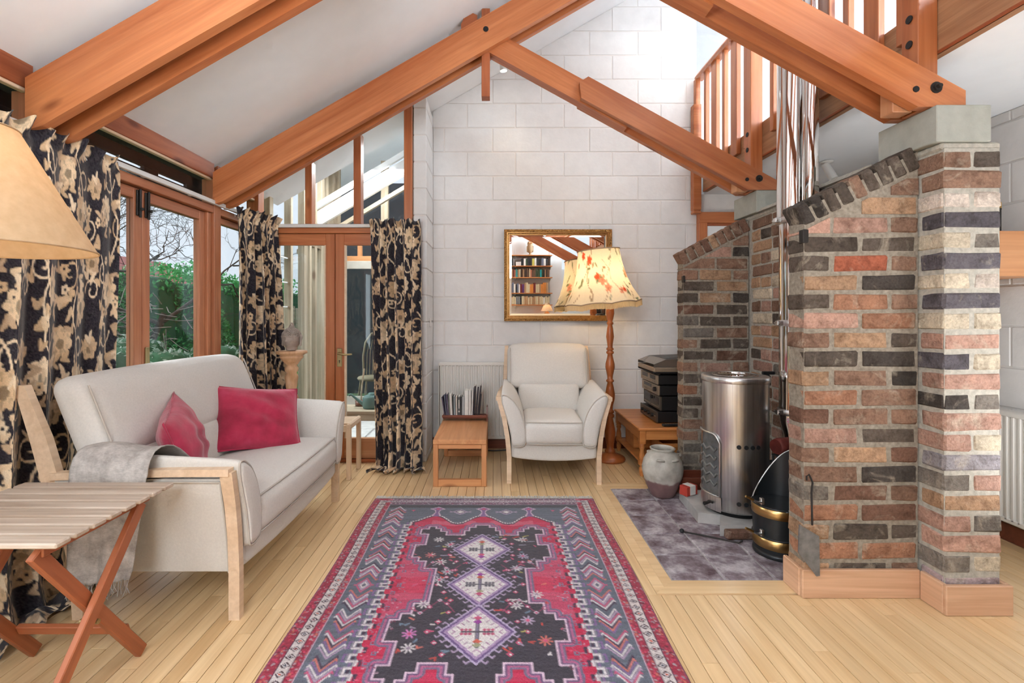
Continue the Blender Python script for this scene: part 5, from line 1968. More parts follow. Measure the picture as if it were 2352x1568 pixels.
for z, r in ((.44, .177), (.0, .320)):
    G().tube([(r * math.cos(a) * (1 - (.025 * (1 - abs(math.sin(a * 4))))), r * math.sin(a) * (1 - (.025 * (1 - abs(math.sin(a * 4))))), z - (.012 * (1 - abs(math.sin(a * 4))) if z < .1 else 0)) for a in np.linspace(0, 2 * PI, 97)], .005, 6, False).build('braid', 'braid', tilt)
g = G()
for k in range(260):
    a = 2 * PI * k / 260
    e = abs(math.sin(a * 4))
    r = .320 * (1 - .025 * (1 - e))
    z = -.012 * (1 - e)
    g.tube([(r * math.cos(a), r * math.sin(a), z), (r * math.cos(a + .004), r * math.sin(a + .004), z - .022), (r * 1.002 * math.cos(a), r * 1.002 * math.sin(a), z - .045 - random.uniform(0, .005))], .0034, 4, False)
tag(g.build('fringe', 'fringe_silk', tilt), kind='stuff')
g = G().cyl((0, 0, .40), (0, 0, .43), .02, n=12)
for k in range(3):
    a = 2 * PI * k / 3
    g.tube([(0, 0, .42), (.17 * math.cos(a), .17 * math.sin(a), .435)], .0025, 5)
g.build('carrier', 'brass_dull', tilt)
G().lathe([(0, .0), (.016, .0), (.016, .05), (.03, .09), (.028, .12), (0, .14)], 16, (.07, .02, .08)).build('bulb', 'bulb_glow', tilt)
bulb(lp, (-.05, -.01, 1.54), 4.2, .05)

# ---- plain cone shade in the left foreground
l2 = thing('floor_lamp', 'lit cream cone shade lamp at the left edge of the view', 'lamp', (-1.252, 1.15, 0))
t = NT('parchment')
v = t.coord(rand=False)
c = t.ramp(t.noise(v, 40, 3), [(.3, rgb(206, 176, 138)), (.7, rgb(218, 190, 154))])
t.base(c)
t.set(Roughness=.8)
tr = t.n('BsdfTranslucent')
t.l(c, tr.inputs[0])
mx = t.n('MixShader')
mx.inputs[0].default_value = .3
t.l(t.b.outputs[0], mx.inputs[1])
t.l(tr.outputs[0], mx.inputs[2])
t.l(mx.outputs[0], t.out.inputs[0])
G().lathe([(.242, 1.40), (.0905, 1.69)], 72).build('lamp_shade', 'parchment', l2).data.polygons.foreach_set('use_smooth', [True] * 74)
for z, r in ((1.40, .2425), (1.69, .091)):
    G().tube([(r * math.cos(a), r * math.sin(a), z) for a in np.linspace(0, 2 * PI, 73)], .0025, 6, False).build('rim', 'parchment', l2)
G().cyl((0, 0, .03), (0, 0, 1.44), .011, n=14).build('pole', 'brass_dull', l2)
G().lathe([(0, 0), (.14, 0), (.14, .015), (.03, .03), (0, .03)], 36).build('base', 'brass_dull', l2)
G().lathe([(0, 1.44), (.015, 1.44), (.016, 1.48), (.028, 1.53), (.02, 1.56), (0, 1.57)], 16).build('bulb', 'bulb_glow', l2)
g = G()
for k in range(3):
    a = 2 * PI * k / 3
    g.tube([(0, 0, 1.66), (.09 * math.cos(a), .09 * math.sin(a), 1.688)], .002, 5)
g.build('carrier', 'brass_dull', l2)
bulb(l2, (0, 0, 1.58), .75, .04)
# fix cone: open top and bottom
me = [o for o in l2.children if o.name.startswith('lamp_shade')][0].data
bm = bmesh.new()
bm.from_mesh(me)
bmesh.ops.delete(bm, geom=[f for f in bm.faces if len(f.verts) > 10], context='FACES')
bm.to_mesh(me)
bm.free()

# ---- ceiling spots
def ceiling_spot(label, loc, aim, lit, e=0):
    t = thing('ceiling_spotlight', label, 'spotlight', loc)
    G().lathe([(0, 0), (.042, 0), (.042, -.012), (.01, -.016), (0, -.016)], 24).build('rose', 'plastic_white', t)
    G().tube([(0, 0, -.014), (0, 0, -.05)], .006, 8).build('stem', 'plastic_white', t)
    q = Vector(aim).normalized()
    a, b = Vector((0, 0, -.05)), Vector((0, 0, -.05)) + q * .10
    G().cyl(a - q * .03, b, .026, .03, 20).build('head', 'plastic_white', t)
    G().cyl(b + q * .0005, b + q * .002, .026, n=20).build('lens', 'spot_on' if lit else 'spot_off', t)
    if lit:
        d = bpy.data.lights.new('spot_beam', 'SPOT')
        d.energy = e
        d.color = (1, .86, .66)
        d.spot_size = math.radians(95)
        d.spot_blend = 1.0
        d.shadow_soft_size = .03
        o = bpy.data.objects.new('spot_beam', d)
        C.objects.link(o)
        o.parent = t
        o.location = b + q * .01
        o.rotation_euler = q.to_track_quat('-Z', 'Y').to_euler()
    return t


emit_mat('spot_on', (1, .95, .85, 1), 30)
plain('spot_off', rgb(230, 228, 220), .3)
ceiling_spot('lit spotlight high on the sloping ceiling near the far wall', (.07, 4.18, ceil(.07) - .004), (.12, .05, -1), True, 6)
ceiling_spot('unlit white spotlight under the flat gallery ceiling', (2.434, 3.535, 2.361), (.25, -.35, -.9), False)

# ================================================================== gilt mirror
t = NT('gilt')
v = t.coord(rand=False)
f = t.noise(v, 70, 3, .6, 1.2)
t.base(t.ramp(f, [(.3, rgb(112, 76, 36)), (.55, rgb(172, 126, 70)), (.75, rgb(216, 176, 116))]))
t.set(Roughness=.35, Metallic=.85)
t.bump(f, 1.0, .012)
plain('gilt_plain', rgb(182, 138, 84), .32, .85, var=.08)
plain('mirror_silver', (.93, .95, .94, 1), .0, 1.0, var=0.0)
mi = thing('mirror', 'large gilt framed mirror on the block wall above the armchair', 'mirror', (.5895, 4.497, 1.6025))
mw, mh = .497, .4225


def mitre(name, i0, o0, y0, y1, mat, parent):
    """four mitred lengths between an inner and outer rectangle inset i0/o0 from the outside edge"""
    X0, X1, Z0, Z1 = mw - o0, mw - i0, mh - o0, mh - i0
    for poly in ([(-X0, Z0), (X0, Z0), (X1, Z1), (-X1, Z1)], [(-X0, -Z0), (-X1, -Z1), (X1, -Z1), (X0, -Z0)], [(-X0, -Z0), (-X0, Z0), (-X1, Z1), (-X1, -Z1)], [(X0, -Z0), (X1, -Z1), (X1, Z1), (X0, Z0)]):
        G().prism(poly, y0, y1).build(name, mat, parent)


mitre('frame_rail', 0, .024, -.040, 0, 'gilt', mi)
mitre('inner_moulding', .022, .034, -.032, 0, 'gilt_plain', mi)
mitre('bead_strip', .034, .040, -.028, 0, 'gilt', mi)
mitre('slip', .040, .050, -.022, 0, 'gilt_plain', mi)
gw, gh = mw - .050, mh - .050
bv = .018
gl_ = G().add([(-gw + bv, -.016, -gh + bv), (gw - bv, -.016, -gh + bv), (gw - bv, -.016, gh - bv), (-gw + bv, -.016, gh - bv)], [(0, 1, 2, 3)]).build('glass', 'mirror_silver', mi)
o_, i_ = [(-gw, -gh), (gw, -gh), (gw, gh), (-gw, gh)], [(-gw + bv, -gh + bv), (gw - bv, -gh + bv), (gw - bv, gh - bv), (-gw + bv, gh - bv)]
g = G()
for k in range(4):
    a, b, c_, d_ = o_[k], o_[(k + 1) % 4], i_[(k + 1) % 4], i_[k]
    g.add([(a[0], -.014, a[1]), (b[0], -.014, b[1]), (c_[0], -.016, c_[1]), (d_[0], -.016, d_[1])], [(0, 1, 2, 3)])
g.build('bevelled_edge', 'mirror_silver', gl_)
G().box(-mw + .01, mw - .01, -.013, -.002, -mh + .01, mh - .01).build('back_board', 'mahogany', mi)

# ================================================================== hi-fi table and stack
ht = thing('hifi_table', 'low antique pine table with turned legs carrying the hi-fi', 'table', (1.52, 4.06, 0))
plank('top', (-.42, 0, .364), (.42, 0, .364), .022, .76, 'antique_pine', ht, b=.006)
for sx in (-1, 1):
    for sy in (-1, 1):
        x, y = sx * .385, sy * .345
        lg = G().box(x - .024, x + .024, y - .024, y + .024, .25, .353, .003)
        lg.lathe([(.018, .25), (.024, .24), (.017, .23), (.022, .22), (.014, .20), (.022, .16), (.023, .13)], 18, (x, y, 0))
        lg.box(x - .024, x + .024, y - .024, y + .024, .085, .13, .003).lathe([(.02, .085), (.016, .075), (.022, .06), (.021, .04), (.014, 0)], 18, (x, y, 0))
        lg.build('leg', 'antique_pine', ht)
for sy in (-1, 1):
    plank('apron', (-.36, sy * .355, .315), (.36, sy * .355, .315), .07, .018, 'antique_pine', ht)
for sx in (-1, 1):
    plank('apron', (sx * .395, -.32, .315), (sx * .395, .32, .315), .07, .018, 'antique_pine', ht)
plank('shelf', (-.40, 0, .108), (.40, 0, .108), .016, .70, 'antique_pine', ht)
plain('hifi_black', rgb(30, 28, 28), .4, .1)
plain('hifi_champagne', rgb(168, 150, 128), .38, .6)
plain('hifi_dark_face', rgb(96, 86, 76), .38, .5)
plain('hifi_display', rgb(26, 24, 24), .15)
plain('lid_smoke', rgb(104, 92, 82), .08, .1)
HX, HY0, HY1, HXW = 1.285, 3.83, 4.25, .40


def hifi(name, label, z, h, x0, face, detail, y0=HY0, y1=HY1):
    t = thing(name, label, 'hi-fi unit', (x0, (y0 + y1) / 2, z))
    w = (y1 - y0) / 2
    G().box(.012, HXW, -w + .004, w - .004, .008, h - .002, .003).build('case', 'hifi_black', t)
    fa = G().box(0, .014, -w, w, .008, h, .002).build('front_panel', face, t)
    for (ya, yb, za, zb) in detail.get('win', []):
        G().box(-.0015, .002, -w + ya * 2 * w, -w + yb * 2 * w, .008 + za * h, .008 + zb * h).build('display', 'hifi_display', fa)
    for (y, z_, r, l) in detail.get('knob', []):
        G().cyl((0, -w + y * 2 * w, .008 + z_ * h), (-l, -w + y * 2 * w, .008 + z_ * h), r, n=16).build('knob', 'hifi_black', fa)
    for (ya, yb, z_, n) in detail.get('btn', []):
        for k in range(n):
            y = -w + (ya + (yb - ya) * (k + .5) / n) * 2 * w
            bwid = (yb - ya) / n * w * .7
            G().box(-.004, .001, y - bwid, y + bwid, .008 + z_ * h - .004, .008 + z_ * h + .004).build('button', 'hifi_champagne', fa)
    for sx in (.04, HXW - .04):
        for sy in (-w + .04, w - .04):
            G().cyl((sx, sy, 0), (sx, sy, .009), .014, n=12).build('foot', 'hifi_black', t)
    return t


z = .376
hifi('amplifier', 'black amplifier with round knobs at the bottom of the hi-fi stack', z, .092, HX, 'hifi_dark_face', {'knob': [(.2, .5, .016, .02), (.42, .5, .016, .02), (.62, .5, .012, .02), (.8, .5, .012, .02)], 'btn': [(.05, .15, .5, 2)]})
z += .094
hifi('cassette_deck', 'twin cassette deck second from the bottom of the hi-fi stack', z, .118, HX + .03, 'hifi_dark_face', {'win': [(.55, .95, .35, .85), (.08, .36, .35, .8)], 'knob': [(.44, .68, .014, .016)], 'btn': [(.05, .5, .18, 6), (.55, .95, .18, 5)]})
z += .120
hifi('tuner', 'radio tuner in the middle of the hi-fi stack', z, .085, HX + .015, 'hifi_champagne', {'win': [(.4, .85, .5, .8)], 'knob': [(.14, .5, .018, .02)], 'btn': [(.3, .9, .22, 6)]})
z += .087
hifi('cd_player', 'compact disc player just below the record turntable', z, .080, HX + .005, 'hifi_champagne', {'win': [(.55, .9, .4, .8), (.1, .4, .4, .8)], 'btn': [(.1, .9, .2, 5)]})
z += .082
tt = thing('turntable', 'record turntable with smoked lid on top of the hi-fi stack', 'turntable', (HX - .02, (HY0 + HY1) / 2, z))
G().box(0, .42, -.215, .215, .012, .062, .006).build('plinth', 'hifi_champagne', tt)
G().box(.0, .42, -.216, .216, .012, .03, .004).build('base', 'hifi_black', tt)
for sx in (.05, .37):
    for sy in (-.17, .17):
        G().cyl((sx, sy, 0), (sx, sy, .014), .018, n=14).build('foot', 'hifi_black', tt)
G().lathe([(0, .062), (.15, .062), (.15, .076), (0, .076)], 40, (.21, 0, 0)).build('platter', 'hifi_black', tt)
glass_mat('smoked_lid', (.62, .56, .5, 1), .1)
lid = G().prism([(.0, .064), (.42, .064), (.42, .135), (.10, .125), (.0, .085)], -.213, -.208).prism([(.0, .064), (.42, .064), (.42, .135), (.10, .125), (.0, .085)], .208, .213)
lid.add([(.0, -.213, .085), (.10, -.213, .125), (.10, .213, .125), (.0, .213, .085)], [(0, 1, 2, 3)])
lid.build('lid_front', 'lid_smoke', tt)
G().add([(.10, -.213, .125), (.42, -.213, .135), (.42, .213, .135), (.10, .213, .125)], [(0, 1, 2, 3)]).build('lid_top', 'smoked_lid', tt)
t = thing('remote_control', 'black remote control lying on the corner of the hi-fi table', 'remote control', (1.40, 3.745, .3765), .12)
G().box(-.10, .10, -.022, .022, 0, .018, .006).build('handset', 'hifi_black', t)
for i in range(6):
    for j in range(2):
        G().box(-.08 + i * .02, -.07 + i * .02, -.012 + j * .014, -.002 + j * .014, .017, .0195).build('button', 'hifi_champagne', t)
for lb, x, y in (('pine record crate with hand hole on the lower shelf, front end', 1.46, 3.86), ('pine record crate on the lower shelf, nearer the lamp', 1.34, 4.20)):
    t = thing('record_crate', lb, 'crate', (x, y, .117))
    for nm, a in (('side', (-.165, .165, -.125, -.113, 0, .125)), ('side', (-.165, .165, .113, .125, 0, .125)), ('base', (-.153, .153, -.113, .113, 0, .01))):
        G().box(*a, .002).build(nm, 'antique_pine', t)
    for s in (-1, 1):
        e = G().box(s * .165 - s * .012, s * .165, -.113, .113, 0, .125, .002).build('end', 'antique_pine', t)
    G().box(-.03, .03, -.1265, -.124, .085, .102, .004).build('hand_hole', 'black_iron', t)
    for k in range(5 if y > 4 else 0):
        nm_, c0 = (('dark', (60, 58, 62)), ('buff', (150, 140, 126)), ('maroon', (96, 60, 52)), ('blue-grey', (70, 86, 100)), ('ivory', (190, 180, 166)))[k]
        o = G().box(-.0035, .0035, -.105, .105, 0, .118).build('record', 'book_cloth', None, TR(x - .14 + k * .0405, y, .128, ry=.05), color=rgb(*c0))
        tag(o, nm_ + ' record sleeve filed upright in the crate nearer the lamp', 'record', 'records in the crate')

# ================================================================== pedestal and stone head
pd = thing('pedestal', 'pale turned barley twist pedestal by the glazed doors', 'pedestal', (-1.59, 3.795, 0))
twist = lambda r, z, a: r * (1 + .17 * math.cos(2 * a + z * 42)) if .30 < z < .80 else r
pr = [(0, 0), (.12, 0), (.125, .02), (.115, .04), (.09, .06), (.05, .08), (.045, .12), (.06, .16), (.062, .20), (.04, .25), (.05, .28), (.05, .30)] + [(.042 + .003 * math.sin(k), .31 + k * .0135) for k in range(36)] + [(.05, .80), (.052, .82), (.04, .84), (.06, .87), (.085, .90), (.088, .915), (.08, .92), (.115, .935), (.118, .945), (.115, .955), (0, .955)]
G().lathe(pr, 40, twist=twist).build('column', 'blond_turned', pd)
G().lathe([(.045, .44), (.066, .45), (.07, .462), (.066, .474), (.045, .485)], 36).build('collar', 'blond_turned', pd)
plain('stone_head', rgb(166, 152, 142), .85, var=.1, nscale=30, bump=.2, bscale=120)
hd = thing('stone_head', 'carved stone head with tight curls standing on the pedestal', 'sculpture', (-1.59, 3.795, .956), -.15)


def head(u, v):
    """closed head: u around, v from neck to crown; face looks towards -y"""
    a = 2 * PI * u
    z = v
    prof = np.interp(v, [0, .02, .08, .16, .22, .32, .45, .6, .75, .88, .96, 1.0], [.0, .040, .040, .042, .050, .058, .066, .068, .062, .045, .022, .0])
    x, y = math.sin(a) * prof, -math.cos(a) * prof * 1.12
    fr = max(0, math.cos(a))                      # 1 at the face
    h = v
    w = math.sin(a)
    g_ = lambda du, dv, su, sv: math.exp(-((w - du) / su) ** 2 - ((h - dv) / sv) ** 2) if fr > 0 else 0
    bulge = .016 * g_(0, .40, .13, .06) + .010 * g_(0, .48, .09, .08) - .006 * g_(.34, .53, .2, .045) - .006 * g_(-.34, .53, .2, .045) + .004 * g_(.34, .515, .17, .025) + .004 * g_(-.34, .515, .17, .025)
    bulge += .006 * g_(0, .295, .22, .018) + .005 * g_(0, .262, .18, .016) - .004 * g_(0, .33, .2, .015) + .007 * g_(0, .20, .25, .035) + .004 * g_(.45, .37, .25, .08) + .004 * g_(-.45, .37, .25, .08) + .004 * g_(0, .585, .5, .02)
    return (x * (1 + bulge * 3 * abs(w)), y - bulge * fr, z * .185)


G().grid(head, 72, 60, wrap=True).build('face', 'stone_head', hd)
g = G()
for s in (-1, 1):
    g.tube([(s * .066, .006, .115), (s * .074, .008, .122), (s * .079, .006, .105), (s * .075, .002, .075), (s * .076, .0, .045), (s * .070, -.002, .038)], [.006, .010, .011, .008, .009, .006], 8)
g.build('ear', 'stone_head', hd)
cur = G()
for j in range(11):
    vv = .60 + j * .036
    n = max(4, int(26 * math.sqrt(max(.02, 1 - ((vv - .62) / .42) ** 2))))
    for i in range(n):
        u = (i + .5 * (j % 2)) / n
        if abs(((u + .5) % 1) - .5) < .16 and vv < .66: continue
        p = Vector(head(u, min(vv, .985)))
        cur.lathe([(0, -.0062), (.0052, -.003), (.006, .001), (.0035, .005), (0, .0065)], 7, tuple(p))
for j in range(4):
    for i in range(7 - j):
        a = 2 * PI * i / (7 - j) + j
        cur.lathe([(0, -.0062), (.0055, -.003), (.0062, .001), (.0035, .005), (0, .0065)], 7, (.018 * (1 - j * .28) * math.cos(a), .018 * (1 - j * .28) * math.sin(a) + .004, .188 + j * .009))
cur.lathe([(.024, .178), (.020, .195), (.010, .21), (0, .215)], 16, (0, .004, 0))
cur.build('curls', 'stone_head', hd)

# ================================================================== shelf and book on the dining wall
sh = thing('wall_shelf_box', 'beech box shelf on the dining wall right of the brick pier', 'shelf', (2.70, 2.56, 1.435))
G().box(-.145, .125, -.115, -.097, .0, .228, .002).build('front_panel', 'beech', sh)
G().box(-.145, .125, -.095, .20, .212, .228, .002).build('top', 'beech', sh)
G().box(-.145, .125, -.095, .20, .0, .016, .002).build('bottom', 'beech', sh)
G().box(-.145, -.129, -.095, .20, .016, .212, .002).build('side', 'beech', sh)
G().box(.112, .128, -.095, .20, .016, .212, .002).build('side', 'beech', sh)
bk = thing('book', 'dark book with gold skyline and portcullis cover standing on the beech shelf', 'book', (2.655, 2.60, 1.664))
plain('cover_navy', rgb(34, 32, 34), .5)
plain('cover_gold', rgb(166, 128, 64), .5)
plain('print_gold', rgb(140, 116, 72), .5)
G().box(-.085, .062, -.012, .012, 0, .178, .002).build('cover', 'cover_navy', bk)
G().box(-.0835, .0605, -.0128, -.0118, .14, .1775).build('gold_sky', 'cover_gold', bk)
g = G().prism([(-.0835, .138), (-.07, .15), (-.062, .141), (-.055, .16), (-.048, .142), (-.03, .15), (-.012, .144), (.01, .152), (.026, .143), (.03, .148), (.034, .163), (.037, .17), (.04, .163), (.044, .148), (.0605, .144), (.0605, .137), (-.0835, .137)], -.0134, -.0126)
g.build('skyline', 'cover_navy', bk)
for txt, z, s in (('Yes Minister', .115, .0125), ('&', .105, .009), ('Yes Prime Minister', .090, .0125)):
    cu = bpy.data.curves.new('title', 'FONT')
    cu.body = txt
    cu.size = s
    cu.align_x = 'CENTER'
    cu.extrude = .0002
    cu.materials.append(MATS['print_gold'])
    tmp = bpy.data.objects.new('title', cu)
    C.objects.link(tmp)
    bpy.context.view_layer.update()
    me = bpy.data.meshes.new_from_object(tmp.evaluated_get(bpy.context.evaluated_depsgraph_get()))
    bpy.data.objects.remove(tmp)
    me.name = 'title'
    link('title', me, None, bk, TR(-.012, -.0128, z, rx=PI / 2))
g = G()
for k in range(5):
    x = -.044 + k * .0125
    g.box(x - .002, x + .002, -.0132, -.012, .008, .062)
for k in range(5):
    z = .012 + k * .011
    g.box(-.048, .01, -.0134, -.012, z - .0015, z + .0015)
g.prism([(-.048, .064), (.01, .064), (.016, .078), (.003, .07), (-.004, .08), (-.012, .07), (-.019, .082), (-.026, .07), (-.034, .08), (-.041, .07), (-.054, .078)], -.0132, -.012)
g.build('portcullis', 'print_gold', bk)
# ================================================================== rear wall seen in the mirror
sv = thing('wall_bookshelves', 'wooden wall bookshelves reflected in the gilt mirror', 'bookshelves', (.5, -2.198, 1.1))
SZ = [2.58, 2.335, 2.075, 1.72, 1.455]
for z in SZ:
    plank('shelf', (-.95, .115, z - 1.1), (.82, .115, z - 1.1), .018, .225, 'antique_pine', sv)
for x in (-.55, -.02, .79):
    G().box(x - .012, x + .012, 0, .012, .20, 1.62).build('upright', 'white_metal', sv)
    for z in SZ:
        G().prism([(.0, z - 1.1 - .07), (.012, z - 1.1 - .07), (.20, z - 1.1 - .012), (.20, z - 1.1 - .009), (0, z - 1.1 - .009)], x - .006, x + .006, 'yz').build('bracket', 'white_metal', sv)
ORD = ['first', 'second', 'third', 'fourth', 'fifth', 'sixth', 'seventh', 'eighth', 'ninth', 'tenth', 'eleventh', 'twelfth', 'thirteenth', 'fourteenth', 'fifteenth', 'sixteenth', 'seventeenth', 'eighteenth', 'nineteenth', 'twentieth',
       'twenty-first', 'twenty-second', 'twenty-third', 'twenty-fourth', 'twenty-fifth', 'twenty-sixth', 'twenty-seventh', 'twenty-eighth', 'twenty-ninth', 'thirtieth', 'thirty-first', 'thirty-second', 'thirty-third', 'thirty-fourth']
CN = {'K': ('black', (44, 44, 46)), 'G': ('grey', (126, 128, 128)), 'W': ('white', (222, 218, 210)), 'Y': ('yellow', (196, 186, 92)), 'T': ('teal', (72, 150, 146)), 'B': ('brown', (104, 78, 60)), 'E': ('green', (62, 78, 56)),
      'O': ('orange', (206, 130, 62)), 'P': ('purple', (92, 52, 104)), 'R': ('dark red', (112, 42, 38)), 'C': ('cream', (206, 190, 156)), 'S': ('slate blue', (106, 114, 132)), 'D': ('dark brown', (66, 52, 44)), 'N': ('salmon', (196, 128, 104)),
      'V': ('bright turquoise', (40, 172, 178)), 'A': ('tan', (178, 142, 106))}
SHN = ['second', 'third', 'fourth', 'bottom']
ROWS = [(SZ[1], .19, 'YKG--KWEKKYWKKSWKDK'), (SZ[2], .20, 'TYARNTTACDBABDBBCNBBBEEEVEKADBB'), (SZ[3], .235, 'NSSWKSWRPACCOORCCAOOOA'), (SZ[4], .195, 'CCCCCGGGKCCAAACACAAACCACCCWCCCC')]
rk = random.Random(4)
for si, (z, h, row) in enumerate(ROWS):
    x = .335
    n = 0
    wsum = .955 / len(row)
    for ch in row:
        w = wsum * rk.uniform(.75, 1.2)
        if ch == '-':
            x += .075
            continue
        if x + w > 1.30: break
        nm, c0 = CN[ch]
        hh = h * rk.uniform(.82, 1.0)
        o = G().box(-w / 2 + .001, w / 2 - .001, 0, .15, 0, hh, .003).build('book', 'book_cloth', None, TR(x + w / 2, -2.16, z + .0095), color=rgb(*c0))
        tag(o, '%s book, %s from the left on the %s shelf in the mirror' % (nm, ORD[n], SHN[si]), 'book', 'books on the %s wall shelf' % SHN[si])
        x += w
        n += 1
    # shelves run on to the left, out of the mirror's view
# file box on the second shelf
o = G().box(-.06, .06, 0, .16, 0, .09, .003).build('file_box', 'white_card', None, TR(.55, -2.16, SZ[1] + .0095))
tag(o, 'white card box lying on the second wall shelf in the mirror', 'box')
# owl
ow = thing('owl_carving', 'carved wooden owl standing on the top wall shelf in the mirror', 'sculpture', (.82, -2.08, SZ[0] + .0095))
wood('limewood', rgb(150, 120, 88), rgb(186, 156, 120), .6, axis=2, knots=False)
G().lathe([(0, 0), (.05, 0), (.052, .015), (.02, .02), (.02, .05), (.05, .07), (.066, .13), (.066, .19), (.056, .225), (.06, .25), (.062, .28), (.045, .315), (0, .325)], 28, twist=lambda r, z, a: r * (1 + (.05 * math.cos(2 * a)))).build('body', 'limewood', ow)
for s in (-1, 1):
    G().soft(.014, .03, .07, .012, (s * .062, .0, .145), 8).build('wing', 'limewood', ow)
    G().lathe([(0, 0), (.018, 0), (.012, .006), (0, .007)], 14).build('eye', 'antique_pine', ow, TR(s * .022, .057, .275, rx=-PI / 2))
G().cyl((0, .058, .262), (0, .072, .250), .007, .001, 8).build('beak', 'antique_pine', ow)
# cabinet and table lamp
cb = thing('low_cabinet', 'white cabinet below the wall bookshelves, under the table lamp', 'cabinet', (1.0, -2.03, 0))
G().box(-.5, .55, -.14, .14, .06, 1.16, .003).build('body', 'white_plaster', cb)
for x0, x1 in ((-.49, .02), (.03, .54)):
    d_ = G().box(x0, x1, .14, .158, .08, 1.14, .003).build('cabinet_door', 'white_plaster', cb)
    G().cyl(((x0 + x1) / 2 + .2, .158, .7), ((x0 + x1) / 2 + .2, .18, .7), .012, n=12).build('knob', 'brass_dull', d_)
G().box(-.52, .57, -.15, .17, 1.16, 1.185, .004).build('top', 'antique_pine', cb)
G().box(-.48, .53, -.13, .12, 0, .06).build('plinth', 'mahogany', cb)
tl = thing('table_lamp', 'small lit table lamp with terracotta base reflected in the mirror', 'lamp', (1.20, -2.02, 1.186))
plain('terracotta', rgb(196, 140, 96), .5)
G().lathe([(0, 0), (.05, 0), (.07, .03), (.072, .06), (.05, .10), (.02, .12), (.015, .15), (0, .15)], 28).build('base', 'terracotta', tl)
me = G().grid(lambda u, v: ((.14 - .085 * v) * math.cos(2 * PI * u), (.14 - .085 * v) * math.sin(2 * PI * u), .13 + .19 * v), 48, 4, wrap=True).build('lamp_shade', 'parchment', tl)
G().lathe([(0, .15), (.012, .15), (.022, .2), (0, .225)], 14).build('bulb', 'bulb_glow', tl)
bulb(tl, (0, 0, .26), 1.5, .03)

# ================================================================== sun room beyond the glazed doors
plain('slab_pale', rgb(196, 194, 190), .9, var=.1, nscale=14, bump=.2)
sf = G().box(-2.1, -.5, 4.16, 7.2, -.14, -.012).build('floor_sun_room', 'ash_grout')
setting(sf, 'pale paved floor of the sun room beyond the glazed doors', 'floor')
for i in range(4):
    for j in range(8):
        x0, y0 = -2.08 + i * .39 + (.12 if j % 2 else 0), 4.17 + j * .37
        G().box(-.185, .185, -.178, .178, -.02, 0, .005).build('paving_slab', 'slab_pale', sf, TR(x0 + .19, y0 + .185, -.002))
sr = thing('wall_sun_room', 'weathered timber posts and glazing along the sun room side', 'wall', (-2.05, 4.2, 0), kind='structure')
for y, w in ((.18, .07), (.62, .05), (.98, .09), (1.12, .05), (1.28, .06), (1.50, .10), (1.66, .06), (1.9, .09)):
    plank('post', (0, y, 0), (0, y, 3.0), w, .07, 'weathered', sr, up=(0, 1, 0))
plank('rail', (0, .1, 2.05), (0, 2.0, 2.05), .10, .05, 'weathered', sr)
plank('rail', (0, .1, .05), (0, 2.0, .05), .10, .05, 'weathered', sr)
G().box(-.003, .003, .2, 1.9, .1, 2.0).build('pane', 'pane', sr)
for z in np.arange(.35, 1.95, .24):
    G().box(-.012, .006, .22, .6, z, z + .012).build('louvre', 'white_metal', sr)
sg = thing('wall_sun_room_end', 'pale timber end wall with a white glazed door in the sun room', 'wall', (0, 6.2, 0), kind='structure')
for x in (-2.02, -1.40, -1.0, -.6):
    plank('post', (x, 0, 0), (x, 0, 3.2), .09, .07, 'weathered', sg, up=(1, 0, 0))
plank('rail', (-2.1, 0, 1.95), (-.5, 0, 1.95), .07, .07, 'pine', sg)
plank('glazing_bar', (-1.72, 0, 1.98), (-1.72, 0, 3.0), .05, .06, 'pine', sg, up=(1, 0, 0))
dr_ = thing('door_4', 'white glazed outer door at the end of the sun room', 'door', (-1.70, 6.17, 0), kind='structure')
plain('door_white', rgb(206, 200, 188), .6)
for x in (-.26, .22):
    G().box(x - .045, x + .045, -.02, .02, .02, 1.92, .004).build('stile', 'door_white', dr_)
G().box(-.215, .175, -.02, .02, 1.82, 1.92, .004).build('rail', 'door_white', dr_)
G().box(-.215, .175, -.02, .02, .02, .20, .004).build('rail', 'door_white', dr_)
G().box(-.215, .175, -.003, .003, .20, 1.82).build('pane', 'dark_pane', dr_)
G().box(.195, .235, -.03, -.02, .95, 1.12, .003).tube([(.215, -.03, 1.05), (.215, -.06, 1.05), (.12, -.06, 1.055)], .008, 8).build('handle', 'iron', dr_)
plain('backdrop_grey', rgb(64, 66, 70), .9)  # dark sheet added in place of the dim space beyond the door
sb_ = G().box(-2.6, -.4, 7.6, 7.75, 0, 3.3).build('wall_backdrop', 'backdrop_grey')
setting(sb_, 'dark grey backdrop added for the dim space behind the sun room door', 'wall')
rf_ = G().prism([(-2.3, 2.95), (-.45, 4.0), (-.45, 4.08), (-2.3, 3.03)], 4.6, 7.0).build('ceiling_sun_room', 'white_ceiling')
setting(rf_, 'pale sloping roof lining of the sun room seen through the transom', 'ceiling')
bg_ = thing('bargeboards', 'white stepped roof boards seen through the sloping transom lights', 'boards', (-1.5, 5.6, 2.5), kind='structure')
for k, (dz, h) in enumerate(((.30, .07), (.19, .06), (.06, .13), (-.12, .05))):
    sl_ = .60
    G().prism([(-.75, dz - .75 * sl_), (1.0, dz + 1.0 * sl_), (1.0, dz + 1.0 * sl_ + h), (-.75, dz - .75 * sl_ + h)], -.03 * k, -.03 * k + .05).build('board', 'white_plaster' if k != 3 else 'weathered', bg_)
